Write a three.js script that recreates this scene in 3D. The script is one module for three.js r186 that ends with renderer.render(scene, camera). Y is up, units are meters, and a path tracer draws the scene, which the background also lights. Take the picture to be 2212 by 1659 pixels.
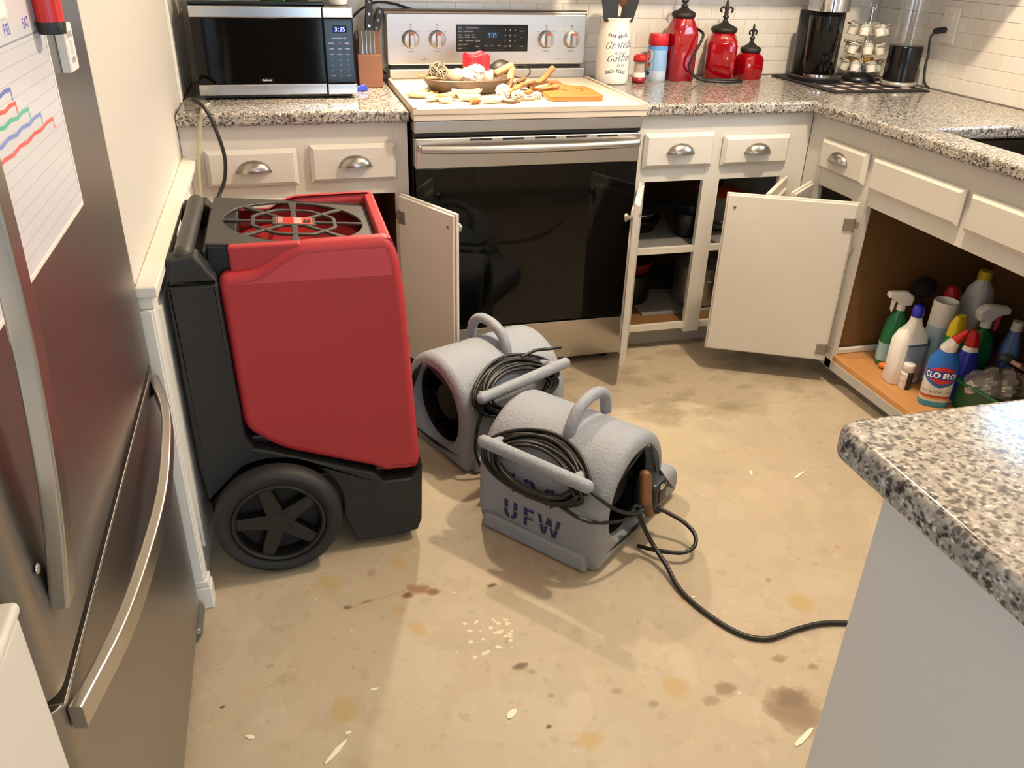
import * as THREE from 'three';
import { RoundedBoxGeometry } from 'three/addons/geometries/RoundedBoxGeometry.js';
import { mergeGeometries, toCreasedNormals } from 'three/addons/utils/BufferGeometryUtils.js';
import { FontLoader } from 'three/addons/loaders/FontLoader.js';
import { TextGeometry } from 'three/addons/geometries/TextGeometry.js';
import { Brush, Evaluator, SUBTRACTION } from 'three-bvh-csg';

// ------------------------------------------------------------------ camera, sky, exposure, lights
const scene = new THREE.Scene();
const camera = new THREE.PerspectiveCamera(49.81, 2212 / 1659, 0.05, 60);
camera.rotation.order = 'YXZ';
camera.position.set(-0.3777, 1.3759, 3.2354);
camera.rotation.set(-0.4922, -0.2716, 0.0293);
const renderer = new THREE.WebGLRenderer({ antialias: true });
renderer.toneMapping = THREE.LinearToneMapping;
renderer.toneMappingExposure = 0.92;
renderer.shadowMap.enabled = true;
scene.background = new THREE.Color(0.60, 0.79, 1.0);
scene.backgroundIntensity = 11.0;
const WARM = new THREE.Color(1.0, 0.82, 0.60), HOODC = new THREE.Color(1.0, 0.82, 0.60);
const CEIL = [[1.0, 1.45, 11.5], [0.55, 2.9, 1.2], [-0.4, 4.6, 1.5]];   // unseen ceiling lamps, out of view: x, z, candela; the last is added fill
const HOOD = [[0.15, 0.50, 6.2]];                                      // unseen lamp under the range hood, lights the stove cover

// ------------------------------------------------------------------ helpers
const V = (x, y, z) => new THREE.Vector3(x, y, z);
let seed = 7;
const rnd = () => { seed = (seed + 0x6d2b79f5) | 0; let t = Math.imul(seed ^ (seed >>> 15), 1 | seed); t = (t + Math.imul(t ^ (t >>> 7), 61 | t)) ^ t; return ((t ^ (t >>> 14)) >>> 0) / 4294967296; };
const rr = (a, b) => a + (b - a) * rnd();
const used = new Map();
const numbered = (n) => { const k = used.get(n) || 0; used.set(n, k + 1); return k ? `${n}_${String(k).padStart(3, '0')}` : n; };
function boxUV(g) {                                         // uv in metres, by the dominant axis of each triangle
  g = g.index ? g.toNonIndexed() : g;
  const p = g.attributes.position, uv = new Float32Array(p.count * 2), a = V(), b = V(), c = V();
  for (let i = 0; i < p.count; i += 3) {
    a.fromBufferAttribute(p, i); b.fromBufferAttribute(p, i + 1).sub(a); c.fromBufferAttribute(p, i + 2).sub(a);
    b.cross(c); const ax = Math.abs(b.x), ay = Math.abs(b.y), az = Math.abs(b.z);
    for (let k = 0; k < 3; k++) {
      const x = p.getX(i + k), y = p.getY(i + k), z = p.getZ(i + k);
      const [u, v] = ay >= ax && ay >= az ? [x, -z] : ax >= az ? [z, y] : [x, y];
      uv[2 * (i + k)] = u; uv[2 * (i + k) + 1] = v;
    }
  }
  g.setAttribute('uv', new THREE.BufferAttribute(uv, 2));
  return g;
}
function part(parent, name, geo, m, label) {
  if (Array.isArray(geo)) geo = merge(geo);
  if (m.userData.metric) geo = boxUV(geo);
  const o = new THREE.Mesh(geo, m); o.name = name; o.castShadow = o.receiveShadow = true;
  if (label) o.userData.label = label;
  parent.add(o); return o;
}
function merge(list) {
  return mergeGeometries(list.map((g) => { g = g.index ? g.toNonIndexed() : g.clone(); for (const k of Object.keys(g.attributes)) if (!['position', 'normal', 'uv'].includes(k)) g.deleteAttribute(k); if (!g.attributes.uv) g.setAttribute('uv', new THREE.BufferAttribute(new Float32Array(g.attributes.position.count * 2), 2)); return g; }));
}
function thing(name, label, category, [x, y, z] = [0, 0, 0], turn = 0, group) {
  const o = new THREE.Group(); o.name = numbered(name); o.position.set(x, y, z); o.rotation.y = turn;
  o.userData = { label, category }; if (group) o.userData.group = group;
  scene.add(o); return o;
}
function single(name, geo, m, label, category, group, pos) {  // a thing that is one mesh
  const o = part(scene, numbered(name), geo, m, label); o.userData.category = category; if (group) o.userData.group = group;
  if (pos) o.position.set(...pos); return o;
}
function copy(root, label, [x, y, z], turn = 0, group) {
  const c = root.clone(); c.name = numbered(root.name.replace(/_\d\d\d$/, '')); c.position.set(x, y, z); c.rotation.y = turn;
  c.userData = { ...root.userData, label }; if (group) c.userData.group = group;
  scene.add(c); return c;
}
function struct(name, geo, m, label) { const o = part(scene, name, geo, m, label); o.userData.kind = 'structure'; return o; }
function structGroup(name, label) { const o = new THREE.Group(); o.name = name; o.userData = { kind: 'structure', label }; scene.add(o); return o; }
// geometry by extents
const B = (x0, x1, y0, y1, z0, z1, r = 0) => {
  const w = x1 - x0, h = y1 - y0, d = z1 - z0; r = Math.min(r, w / 2.01, h / 2.01, d / 2.01);
  const g = r > 0 ? new RoundedBoxGeometry(w, h, d, 2, r) : new THREE.BoxGeometry(w, h, d);
  return g.translate((x0 + x1) / 2, (y0 + y1) / 2, (z0 + z1) / 2);
};
const C = (r0, r1, h, x, y, z, axis = 'y', seg = 24, open = false) => {
  const g = new THREE.CylinderGeometry(r1, r0, h, seg, 1, open);
  if (axis === 'x') g.rotateZ(-Math.PI / 2); if (axis === 'z') g.rotateX(Math.PI / 2);
  return g.translate(x, y, z);
};
const S = (r, x, y, z, sx = 1, sy = 1, sz = 1, a = 20, b = 14) => new THREE.SphereGeometry(r, a, b).scale(sx, sy, sz).translate(x, y, z);
const T = (pts, r, n = 60, k = 8, closed = false) => new THREE.TubeGeometry(new THREE.CatmullRomCurve3(pts.map((p) => V(...p)), closed, 'centripetal'), n, r, k, closed);
const L = (pts, seg = 32) => new THREE.LatheGeometry(pts.map(([r, y]) => new THREE.Vector2(r, y)), seg);
function capsule(a, b, r, seg = 12) {
  const A = V(...a), D = V(...b).sub(A), g = new THREE.CapsuleGeometry(r, D.length(), 6, seg);
  return g.applyQuaternion(new THREE.Quaternion().setFromUnitVectors(V(0, 1, 0), D.clone().normalize())).translate(A.x + D.x / 2, A.y + D.y / 2, A.z + D.z / 2);
}
function shapeOf(pts) { const s = new THREE.Shape(); pts.forEach((p, i) => (i ? s.lineTo(...p) : s.moveTo(...p))); s.closePath(); return s; }
function rounded(pts, r) {                                   // polygon with rounded corners; a third entry is that corner's own radius
  const s = new THREE.Shape(), n = pts.length;
  pts.forEach((p, i) => {
    const a = pts[(i + n - 1) % n], b = pts[(i + 1) % n], la = Math.hypot(a[0] - p[0], a[1] - p[1]), lb = Math.hypot(b[0] - p[0], b[1] - p[1]), q = Math.min(p[2] ?? r, la * 0.48, lb * 0.48);
    const s0 = [p[0] + (a[0] - p[0]) / la * q, p[1] + (a[1] - p[1]) / la * q], s1 = [p[0] + (b[0] - p[0]) / lb * q, p[1] + (b[1] - p[1]) / lb * q];
    if (i) s.lineTo(...s0); else s.moveTo(...s0);
    s.quadraticCurveTo(p[0], p[1], ...s1);
  });
  s.closePath(); return s;
}
function X(shape, depth, bevel = 0, seg = 2, curve = 12, holeShare = 1) {   // extrude along +z with a rounded edge kept inside the outline and the depth; flat caps, smooth edges
  const ex = shape.extractPoints(curve), tidy = (l, ccw) => { l = l.filter((p, i) => p.distanceTo(l[(i + l.length - 1) % l.length]) > 1e-6); if (THREE.ShapeUtils.isClockWise(l) === ccw) l.reverse(); return l; };
  const rings = [tidy(ex.shape, true), ...ex.holes.map((h) => tidy(h, false))], P = [], N = [], U = [];
  const tri = (a, b, c, na, nb, nc) => { P.push(...a, ...b, ...c); N.push(...na, ...nb, ...nc); for (const q of [a, b, c]) U.push(q[0], q[1]); };
  const info = rings.map((l, ri) => { const n = l.length, en = l.map((p, i) => { const q = l[(i + 1) % n], d = Math.hypot(q.x - p.x, q.y - p.y); return [-(q.y - p.y) / d, (q.x - p.x) / d]; }); return l.map((p, i) => { const a = en[(i + n - 1) % n], b = en[i], dot = a[0] * b[0] + a[1] * b[1], k = 1 / Math.max(0.35, 1 + dot), w = ri ? holeShare : 1, m = [(a[0] + b[0]) * k * w, (a[1] + b[1]) * k * w], len = Math.hypot(a[0] + b[0], a[1] + b[1]) || 1; return { p, m, e: b, s: dot > 0.8 ? [-(a[0] + b[0]) / len, -(a[1] + b[1]) / len] : null }; }); });
  const layers = []; if (bevel > 0) { for (let k = 0; k <= seg; k++) { const q = k / seg * Math.PI / 2; layers.push([bevel * (1 - Math.sin(q)), bevel * (1 - Math.cos(q)), Math.sin(q), -Math.cos(q)]); } for (let k = seg; k >= 0; k--) { const q = k / seg * Math.PI / 2; layers.push([bevel * (1 - Math.sin(q)), depth - bevel * (1 - Math.cos(q)), Math.sin(q), Math.cos(q)]); } } else layers.push([0, 0, 1, 0], [0, depth, 1, 0]);
  const at = (v, L2) => [v.p.x + v.m[0] * L2[0], v.p.y + v.m[1] * L2[0], L2[1]], nrm = (v, e, L2) => { const o = v.s ?? [-e[0], -e[1]]; return [o[0] * L2[2], o[1] * L2[2], L2[3]]; };
  for (const R of info) for (let i = 0; i < R.length; i++) { const a = R[i], b = R[(i + 1) % R.length]; for (let k = 0; k < layers.length - 1; k++) { let l = layers[k], h = layers[k + 1], nl = l, nh = h; if (Math.abs(l[1] - h[1]) < 1e-9) continue; if (seg === 1 && bevel > 0 && k !== 1) nl = nh = [0, 0, 0.7071, k ? 0.7071 : -0.7071]; const e = a.e, q = [at(a, l), at(b, l), at(b, h), at(a, h)], n = [nrm(a, e, nl), nrm(b, e, nl), nrm(b, e, nh), nrm(a, e, nh)]; tri(q[0], q[1], q[2], n[0], n[1], n[2]); tri(q[0], q[2], q[3], n[0], n[2], n[3]); } }
  const faces = THREE.ShapeUtils.triangulateShape(rings[0], rings.slice(1)), all = info.flat(), lo = layers[0], hi = layers[layers.length - 1];
  for (const [a, b, c] of faces) { tri(at(all[c], lo), at(all[b], lo), at(all[a], lo), [0, 0, -1], [0, 0, -1], [0, 0, -1]); tri(at(all[a], hi), at(all[b], hi), at(all[c], hi), [0, 0, 1], [0, 0, 1], [0, 0, 1]); }
  const g = new THREE.BufferGeometry(); g.setAttribute('position', new THREE.Float32BufferAttribute(P, 3)); g.setAttribute('normal', new THREE.Float32BufferAttribute(N, 3)); g.setAttribute('uv', new THREE.Float32BufferAttribute(U, 2)); return g;
}
function loft(rows, seg = 40, crease = 0.7) {                // rows: y, half width x, half depth z, superellipse power, centre x, centre z
  const pos = [], uv = [], idx = [], y0 = rows[0][0], y1 = rows[rows.length - 1][0];
  rows.forEach(([y, rx, rz, n = 2, cx = 0, cz = 0]) => {
    for (let i = 0; i <= seg; i++) {
      const t = i / seg * Math.PI * 2, s = Math.sin(t), c = Math.cos(t);
      pos.push(cx + Math.sign(s) * Math.abs(s) ** (2 / n) * rx, y, cz + Math.sign(c) * Math.abs(c) ** (2 / n) * rz); uv.push(i / seg, (y - y0) / (y1 - y0 || 1));
    }
  });
  for (let j = 0; j < rows.length - 1; j++) for (let i = 0; i < seg; i++) { const a = j * (seg + 1) + i, b = a + seg + 1; idx.push(a, a + 1, b, a + 1, b + 1, b); }
  for (const [j, flip] of [[0, true], [rows.length - 1, false]]) {
    const [y, , , , cx = 0, cz = 0] = rows[j], at = pos.length / 3; pos.push(cx, y, cz); uv.push(0.5, flip ? 0 : 1);
    for (let i = 0; i < seg; i++) { const a = j * (seg + 1) + i; idx.push(...(flip ? [at, a + 1, a] : [at, a, a + 1])); }
  }
  const g = new THREE.BufferGeometry(); g.setIndex(idx); g.setAttribute('position', new THREE.Float32BufferAttribute(pos, 3)); g.setAttribute('uv', new THREE.Float32BufferAttribute(uv, 2));
  g.computeVertexNormals(); return toCreasedNormals(g, crease);
}
function tileGeo(w, h, t, b) {                               // a tile with a bevelled face: 20 triangles, back on z = 0
  const o = [[-w / 2, -h / 2], [w / 2, -h / 2], [w / 2, h / 2], [-w / 2, h / 2]], q = [[-w / 2 + b, -h / 2 + b], [w / 2 - b, -h / 2 + b], [w / 2 - b, h / 2 - b], [-w / 2 + b, h / 2 - b]];
  const pos = [], quad = (a, b2, c, d) => pos.push(...a, ...b2, ...c, ...a, ...c, ...d);
  quad(...q.map((p) => [...p, t]));
  for (let i = 0; i < 4; i++) { const j = (i + 1) % 4; quad([...o[i], t - b], [...o[j], t - b], [...q[j], t], [...q[i], t]); quad([...o[i], 0], [...o[j], 0], [...o[j], t - b], [...o[i], t - b]); }
  const g = new THREE.BufferGeometry(); g.setAttribute('position', new THREE.Float32BufferAttribute(pos, 3)); g.setAttribute('uv', new THREE.Float32BufferAttribute(new Float32Array(pos.length / 3 * 2), 2)); g.computeVertexNormals(); return g;
}
function creaseAt(g, y0, move) {                             // splits the triangles at height y0, then moves what lies above; flat caps get their new direction
  const p = g.attributes.position, n = g.attributes.normal, out = [], P = (i) => [p.getX(i), p.getY(i), p.getZ(i), n.getX(i), n.getY(i), n.getZ(i)], mix = (a, b) => { const t = (y0 - a[1]) / (b[1] - a[1]); return a.map((v, k) => v + (b[k] - v) * t); };
  for (let i = 0; i < p.count; i += 3) {
    const t = [P(i), P(i + 1), P(i + 2)], up = t.map((q) => q[1] > y0 + 1e-6), m = up.filter(Boolean).length;
    if (m === 0 || m === 3) { out.push(...t); continue; }
    const k = up.indexOf(m === 1), a = t[k], b = t[(k + 1) % 3], c = t[(k + 2) % 3], ab = mix(a, b), ac = mix(a, c); out.push(a, ab, ac, ab, b, c, ab.slice(), c.slice(), ac.slice());
  }
  const Q = out.map((q) => q.slice()); Q.forEach(move); const u = V(), v = V();
  for (let i = 0; i < Q.length; i += 3) if ([0, 1, 2].every((k) => Math.abs(Q[i + k][5]) > 0.999)) { u.set(Q[i + 1][0] - Q[i][0], Q[i + 1][1] - Q[i][1], Q[i + 1][2] - Q[i][2]); v.set(Q[i + 2][0] - Q[i][0], Q[i + 2][1] - Q[i][1], Q[i + 2][2] - Q[i][2]); u.cross(v).normalize(); if (u.length() > 0.5) for (let k = 0; k < 3; k++) { Q[i + k][3] = u.x; Q[i + k][4] = u.y; Q[i + k][5] = u.z; } }
  const r = new THREE.BufferGeometry(); r.setAttribute('position', new THREE.Float32BufferAttribute(Q.flatMap((q) => q.slice(0, 3)), 3)); r.setAttribute('normal', new THREE.Float32BufferAttribute(Q.flatMap((q) => q.slice(3)), 3)); r.setAttribute('uv', new THREE.Float32BufferAttribute(Q.flatMap((q) => [q[0], q[1]]), 2)); return r;
}
function cut(a, ...bs) {                                     // boolean difference
  const ev = new Evaluator(); ev.attributes = ['position', 'normal', 'uv']; ev.useGroups = false;
  let A = new Brush(a.index ? a : a); A.updateMatrixWorld();
  for (const b of bs) { const k = new Brush(b); k.updateMatrixWorld(); A = ev.evaluate(A, k, SUBTRACTION); A.updateMatrixWorld(); }
  return A.geometry;
}
// ------------------------------------------------------------------ materials
const cv = (w, h, draw) => { const c = document.createElement('canvas'); c.width = w; c.height = h; const g = c.getContext('2d'); draw(g, w, h); const t = new THREE.CanvasTexture(c); t.colorSpace = THREE.SRGBColorSpace; t.wrapS = t.wrapT = THREE.RepeatWrapping; return t; };
const M = (color, roughness = 0.5, metalness = 0, more = {}) => new THREE.MeshPhysicalMaterial({ color, roughness, metalness, ...more });
const metric = (m) => { m.userData.metric = true; return m; };
function noiseTex(size, cells, seed0, lo = 0, hi = 255) {     // tiling value noise, three octaves
  const d = new Uint8Array(size * size * 4), h = (x, y, c) => { let n = Math.imul(x % c + 374761, 668265263) ^ Math.imul(y % c + 91, 2147483629 - seed0 * 7919); n = Math.imul(n ^ (n >>> 13), 1274126177); return ((n ^ (n >>> 16)) >>> 0) / 4294967296; };
  for (let y = 0; y < size; y++) for (let x = 0; x < size; x++) {
    let v = 0, a = 0.5, c = cells;
    for (let o = 0; o < 3; o++) { const fx = x / size * c, fy = y / size * c, ix = Math.floor(fx), iy = Math.floor(fy), u = fx - ix, w = fy - iy, su = u * u * (3 - 2 * u), sw = w * w * (3 - 2 * w); v += a * ((h(ix, iy, c) * (1 - su) + h(ix + 1, iy, c) * su) * (1 - sw) + (h(ix, iy + 1, c) * (1 - su) + h(ix + 1, iy + 1, c) * su) * sw); a /= 2; c *= 2; }
    const k = 4 * (y * size + x); d[k] = d[k + 1] = d[k + 2] = lo + (hi - lo) * Math.min(1, v / 0.875); d[k + 3] = 255;
  }
  const t = new THREE.DataTexture(d, size, size); t.wrapS = t.wrapT = THREE.RepeatWrapping; t.magFilter = THREE.LinearFilter; t.minFilter = THREE.LinearFilter; t.needsUpdate = true; return t;
}
const rep = (t, size) => { t.repeat.set(1 / size, 1 / size); return t; };
function blob(g, x, y, r, k = 7, squash = 1, turn = 0) {      // irregular filled patch
  g.beginPath();
  for (let i = 0; i <= k; i++) { const a = i / k * Math.PI * 2, q = r * (i === k ? g._f : rr(0.55, 1.2)); if (!i) g._f = q / r; const u = Math.cos(a) * q, v = Math.sin(a) * q * squash, X1 = x + u * Math.cos(turn) - v * Math.sin(turn), Y1 = y + u * Math.sin(turn) + v * Math.cos(turn); i ? g.lineTo(X1, Y1) : g.moveTo(X1, Y1); }
  g.closePath(); g.fill();
}
const GR = 0.9, granite = cv(2048, 2048, (g, w) => {          // speckled granite, 0.9 m a side
  g.fillStyle = '#a29a90'; g.fillRect(0, 0, w, w); const K = w / 1150;
  const wrap = (x, y, f) => { for (const a of [-w, 0, w]) for (const b of [-w, 0, w]) if (x + a > -60 && x + a < w + 60 && y + b > -60 && y + b < w + 60) { const s = seed; f(x + a, y + b); if (a || b) seed = s; } };
  const layer = (n, cols, r0, r1, al) => { for (let i = 0; i < n; i++) { const x = rnd() * w, y = rnd() * w, r = rr(r0, r1) * K, c = cols[Math.floor(rnd() * cols.length)], sq = rr(0.45, 1), tu = rr(0, 3.1); g.globalAlpha = al; g.fillStyle = c; const s = seed; wrap(x, y, (p, q) => { seed = s; blob(g, p, q, r, 8, sq, tu); }); } };
  layer(2600, ['#c9c2b8', '#bdb4a8', '#d6d0c6'], 4, 11, 0.5);
  layer(2600, ['#857e78', '#8f8881', '#746d68'], 3.5, 9, 0.5);
  layer(9000, ['#dad5cc', '#c9c2b7', '#e2ded6', '#bfb5a4'], 1.6, 5, 0.6);
  layer(15000, ['#4d4744', '#5d5652', '#3d3938', '#67615c'], 1.6, 5.2, 0.65);
  layer(8500, ['#262323', '#332f2e'], 1.8, 5.2, 0.75);
  layer(2600, ['#221f20', '#2c2827'], 3.5, 8, 0.6);
  layer(6000, ['#e0dbd2', '#d2c9bb', '#ebe7e0'], 1.4, 4.2, 0.75);
  layer(9000, ['#e6e2da', '#a59d93', '#554f4b', '#8a837d'], 0.8, 2, 0.7);
  g.globalAlpha = 0.5; g.drawImage(g.canvas, 2, 1); g.globalAlpha = 0.33; g.drawImage(g.canvas, -2, 1); g.globalAlpha = 1;
});
rep(granite, GR);
const fineN = rep(noiseTex(256, 32, 3), 0.08), softN = rep(noiseTex(256, 8, 5), 0.5);
const wood = (base, dark, light, w0 = 0.5) => rep(cv(512, 512, (g, w) => {
  g.fillStyle = base; g.fillRect(0, 0, w, w);
  for (let i = 0; i < 420; i++) { g.globalAlpha = rr(0.05, 0.25); g.strokeStyle = rnd() < 0.6 ? dark : light; g.lineWidth = rr(0.6, 4); const y = rnd() * w, a = rr(-6, 6); g.beginPath(); g.moveTo(0, y); g.bezierCurveTo(w * 0.3, y + a, w * 0.6, y - a, w, y); g.stroke(); }
}), w0);
const mWall = metric(M('#cec7bc', 0.75, 0, { bumpMap: softN, bumpScale: 0.0006 }));
const mCeil = M('#cdc7bc', 0.9), mUnseenWall = M('#85796c', 0.85), mGrout = M('#cfc8bc', 0.9);  // the unseen walls get a dark colour to weaken bounced light
const mTile = ['#e5dfd5', '#e8e2d9', '#e1dbd0'].map((c) => M(c, 0.2));
const mCab = metric(M('#d3cdc2', 0.42, 0, { bumpMap: fineN, bumpScale: 0.00006 })), mTrim = M('#e2ddd2', 0.4);
const mGran = metric(M('#ffffff', 0.11, 0, { map: granite }));
const mSteel = M('#c4c0ba', 0.36, 1, { anisotropy: 0.5 }), mSteelM = M('#c9c7c4', 0.2, 1), mSteelD = M('#8f8a83', 0.33, 1), mChrome = M('#d6d4d0', 0.12, 1), mNick = M('#a9a49b', 0.28, 1);
const mBlk = M('#121212', 0.45), mBlkG = M('#050506', 0.05, 0, { specularIntensity: 0.55 }), mRub = metric(M('#1b1b1c', 0.62, 0, { bumpMap: fineN, bumpScale: 0.0002 }));
const mCord = M('#131313', 0.42), mWhite = M('#e6e2da', 0.35), mDark = M('#1a1614', 0.8);
const mClear = M('#ffffff', 0.05, 0, { transmission: 1, thickness: 0, ior: 1.45 });
const FONT = await new FontLoader().loadAsync('fonts/droid/droid_sans_bold.typeface.json');
// ------------------------------------------------------------------ the setting
const CT = 0.915, XR = 1.422;
const floorTex = cv(2048, 2048, (g, w) => {                   // bare concrete slab after the flooring came up; 2.6 m a side, x -1..1.6, z 0.4..3.0
  const P = (x, z) => [(x + 1) / 2.6 * w, (z - 0.4) / 2.6 * w], mm = w / 2600;
  g.fillStyle = '#ae9f88'; g.fillRect(0, 0, w, w);
  const scat = (n, cols, r0, r1, al, sq0 = 0.5) => { for (let i = 0; i < n; i++) { g.globalAlpha = al * rr(0.4, 1); g.fillStyle = cols[Math.floor(rnd() * cols.length)]; blob(g, rnd() * w, rnd() * w, rr(r0, r1) * mm, 11, rr(sq0, 1), rr(0, 3)); } };
  scat(260, ['#b8ad98', '#a29783', '#a99e88', '#b3a892'], 60, 200, 0.3);
  scat(700, ['#bfb39d', '#9a8e7a', '#a0927a', '#b8ab94'], 15, 70, 0.26);
  scat(2600, ['#c4b49c', '#93836d', '#a98f70', '#8f8069'], 3, 16, 0.27);
  scat(9000, ['#cbbca5', '#85765f', '#ab987c'], 0.8, 3, 0.25);
  scat(60, ['#6f6250', '#7d6a52'], 4, 14, 0.4, 0.4);
  scat(90, ['#e2dccb', '#dcd3bf'], 1, 4, 0.8, 0.4);
  const at = (x, z, r, col, al, k = 13, sq = 0.7, tu = 0, n = 6) => { const [u, v] = P(x, z); for (let i = 0; i < n; i++) { g.globalAlpha = al / Math.sqrt(n); g.fillStyle = col; blob(g, u + rr(-0.25, 0.25) * r * mm, v + rr(-0.25, 0.25) * r * mm, r * mm * rr(0.7, 1.05), k, sq, tu); } };
  for (const [x, z, r] of [[-0.381, 1.654, 38], [-0.208, 1.616, 34], [-0.193, 1.851, 26], [-0.374, 2.034, 36], [0.084, 2.223, 34], [0.70, 1.98, 42], [0.30, 2.14, 36], [-0.23, 1.78, 22]]) at(x, z, r, '#ae9460', 0.5, 12, 0.75, rr(0, 3));   // old adhesive
  at(-0.173, 1.722, 30, '#7a5232', 0.75, 11, 0.5, 0.25, 8); at(-0.203, 1.736, 15, '#5e4029', 0.7); at(-0.142, 1.74, 18, '#6d492d', 0.7);
  at(-0.30, 1.735, 16, '#7d5a3c', 0.5, 9, 0.25, -0.2); at(-0.345, 1.745, 12, '#5c4530', 0.7, 9, 0.4); at(-0.0, 1.751, 16, '#5b4634', 0.7, 9, 0.35, -0.2); at(0.001, 2.011, 20, '#5f503a', 0.75, 12, 0.5, -0.2);
  at(0.517, 2.26, 70, '#78664f', 0.55, 15, 0.8, 0.4, 9); at(0.53, 2.22, 36, '#6a5945', 0.5, 13, 0.8); at(0.406, 2.17, 26, '#7a6a50', 0.6); at(0.36, 2.19, 20, '#8a7a60', 0.5); at(0.24, 2.17, 14, '#84745b', 0.5); at(0.56, 2.12, 18, '#7e6a50', 0.5); at(0.62, 2.16, 14, '#7e6a50', 0.5); at(0.18, 2.12, 14, '#8b785e', 0.4);
  for (let i = 0; i < 110; i++) at(rr(0.2, 1.4), rr(0.5, 1.12), rr(15, 80), rnd() < 0.6 ? '#74664f' : '#857661', 0.16, 15, rr(0.3, 0.8), rr(-0.4, 0.4), 3);   // darker mottled ground before the cabinets
  at(0.015, 2.173, 6, '#4e4032', 0.8); at(-0.612, 1.973, 5, '#3c3128', 0.9); at(0.04, 2.10, 8, '#8a7a64', 0.6); at(0.02, 2.03, 10, '#8a7a64', 0.5);
  for (let i = 0; i < 26; i++) at(-0.04 + rr(-0.05, 0.05), 1.905 + rr(-0.05, 0.06), rr(3, 8), '#dccfb4', 0.9, 9, 0.8, 0, 2);     // white paint dots
  for (let i = 0; i < 40; i++) at(rr(-0.6, 1.2), rr(1.0, 2.9), rr(2, 4), '#e3dac6', 0.9, 8, rr(0.3, 1), rr(0, 3), 2);
  at(0.30, 1.72, 10, '#c28a3c', 0.6); at(0.43, 1.9, 14, '#b48f52', 0.5);
  g.globalAlpha = 0.4; g.strokeStyle = '#7b6a54'; for (const [x0, z0, x1, z1] of [[0.2, 1.02, 1.35, 1.1], [-0.35, 1.75, -0.2, 1.72]]) { g.lineWidth = 2; g.beginPath(); g.moveTo(...P(x0, z0)); for (let i = 1; i <= 12; i++) { const [u, v] = P(x0 + (x1 - x0) * i / 12, z0 + (z1 - z0) * i / 12); g.lineTo(u + rr(-3, 3), v + rr(-4, 4)); } g.stroke(); }
});
floorTex.repeat.set(1 / 2.6, 1 / 2.6);
const mFloor = M('#ffffff', 0.62, 0, { map: floorTex, bumpMap: rep(noiseTex(256, 24, 11), 0.35), bumpScale: 0.0008 });
{
  const g = B(-1.7, 2.2, -0.12, 0, -0.12, 6.8), p = g.attributes.position, uv = g.attributes.uv;
  for (let i = 0; i < p.count; i++) uv.setXY(i, p.getX(i) + 1, 2.6 - (p.getZ(i) - 0.4));
  struct('floor', g, mFloor, 'bare stained concrete slab floor of the kitchen');
}
struct('ceiling', B(-1.7, 2.2, 2.44, 2.56, -0.12, 6.8), mCeil);
const wallBack = structGroup('wall_back', 'white back wall with subway tile backsplash'), wallRight = structGroup('wall_right', 'right wall with subway tile and the window over the sink'), wallLeft = structGroup('wall_left', 'white partition wall between the refrigerator and the counter');
part(wallBack, 'plaster', B(-1.7, 2.2, 0, 2.44, -0.12, 0), mWall); part(wallBack, 'grout_bed', B(-0.67, 2.05, CT, 1.36, 0, 0.0045), mWall); part(wallRight, 'grout_bed', B(2.0475, 2.052, CT, 1.149, 0.005, 1.85), mWall);
part(wallRight, 'plaster', [B(2.052, 2.2, 0, 2.44, 0, 1.0), B(2.052, 2.2, 0, 2.44, 1.85, 6.8), B(2.052, 2.2, 0, 1.15, 1.0, 1.85), B(2.052, 2.2, 2.12, 2.44, 1.0, 1.85)], mWall);
part(wallLeft, 'plaster', B(-0.80, -0.676, 0, 2.44, 0, 1.651, 0.004), mWall);
struct('unseen_wall_outer', [B(-1.7, -1.6, 0, 2.44, 0, 3.8), B(-1.7, -1.6, 0, 2.44, 4.9, 6.8), B(-1.7, -1.6, 0, 0.9, 3.8, 4.9), B(-1.7, -1.6, 2.1, 2.44, 3.8, 4.9)], mUnseenWall);  // out of view, darkened to weaken bounced light
struct('unseen_wall_front', [B(-1.7, 0.0, 0, 2.44, 6.68, 6.8), B(1.8, 2.2, 0, 2.44, 6.68, 6.8), B(0.0, 1.8, 2.08, 2.44, 6.68, 6.8)], mUnseenWall);  // out of view behind the camera, darkened like the outer wall
{ // subway tiles, one mesh each
  const W = 0.1006, H = 0.0501, P = 0.102, Q = 0.0513, tg = tileGeo(W, H, 0.0065, 0.0009), half = tileGeo(W / 2, H, 0.0065, 0.0009);
  const lay = (parent, from, to, put) => { for (let r = 0; r < 8; r++) { const y = CT + 0.002 + Q * (r + 0.5), off = r % 2 ? P / 2 : 0; for (let u = from - off; u < to - 0.02; u += P) { const cutL = u < from - 1e-6, cutR = u + P > to + 1e-6; const g = cutL || cutR ? half : tg, c = cutL ? u + P * 0.75 : cutR ? u + P * 0.25 : u + P / 2; if (cutR && u + P * 0.5 > to + 0.002) continue; const o = part(parent, 'tile', g, mTile[Math.floor(rnd() * 3)]); put(o, c, y); o.rotation.x += rr(-0.004, 0.004); } } };
  lay(wallBack, -0.65, 2.046, (o, u, y) => o.position.set(u, y, 0));
  lay(wallRight, 0.008, 1.0, (o, u, y) => { o.position.set(2.052, y, u); o.rotation.y = -Math.PI / 2; });
  lay(wallLeft, 0.008, 0.44, (o, u, y) => { o.position.set(-0.676, y, u); o.rotation.y = Math.PI / 2; });
  part(wallLeft, 'tile_edge_strip', B(-0.676, -0.667, CT, 1.36, 0.442, 0.452, 0.002), mTrim);
}
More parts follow.
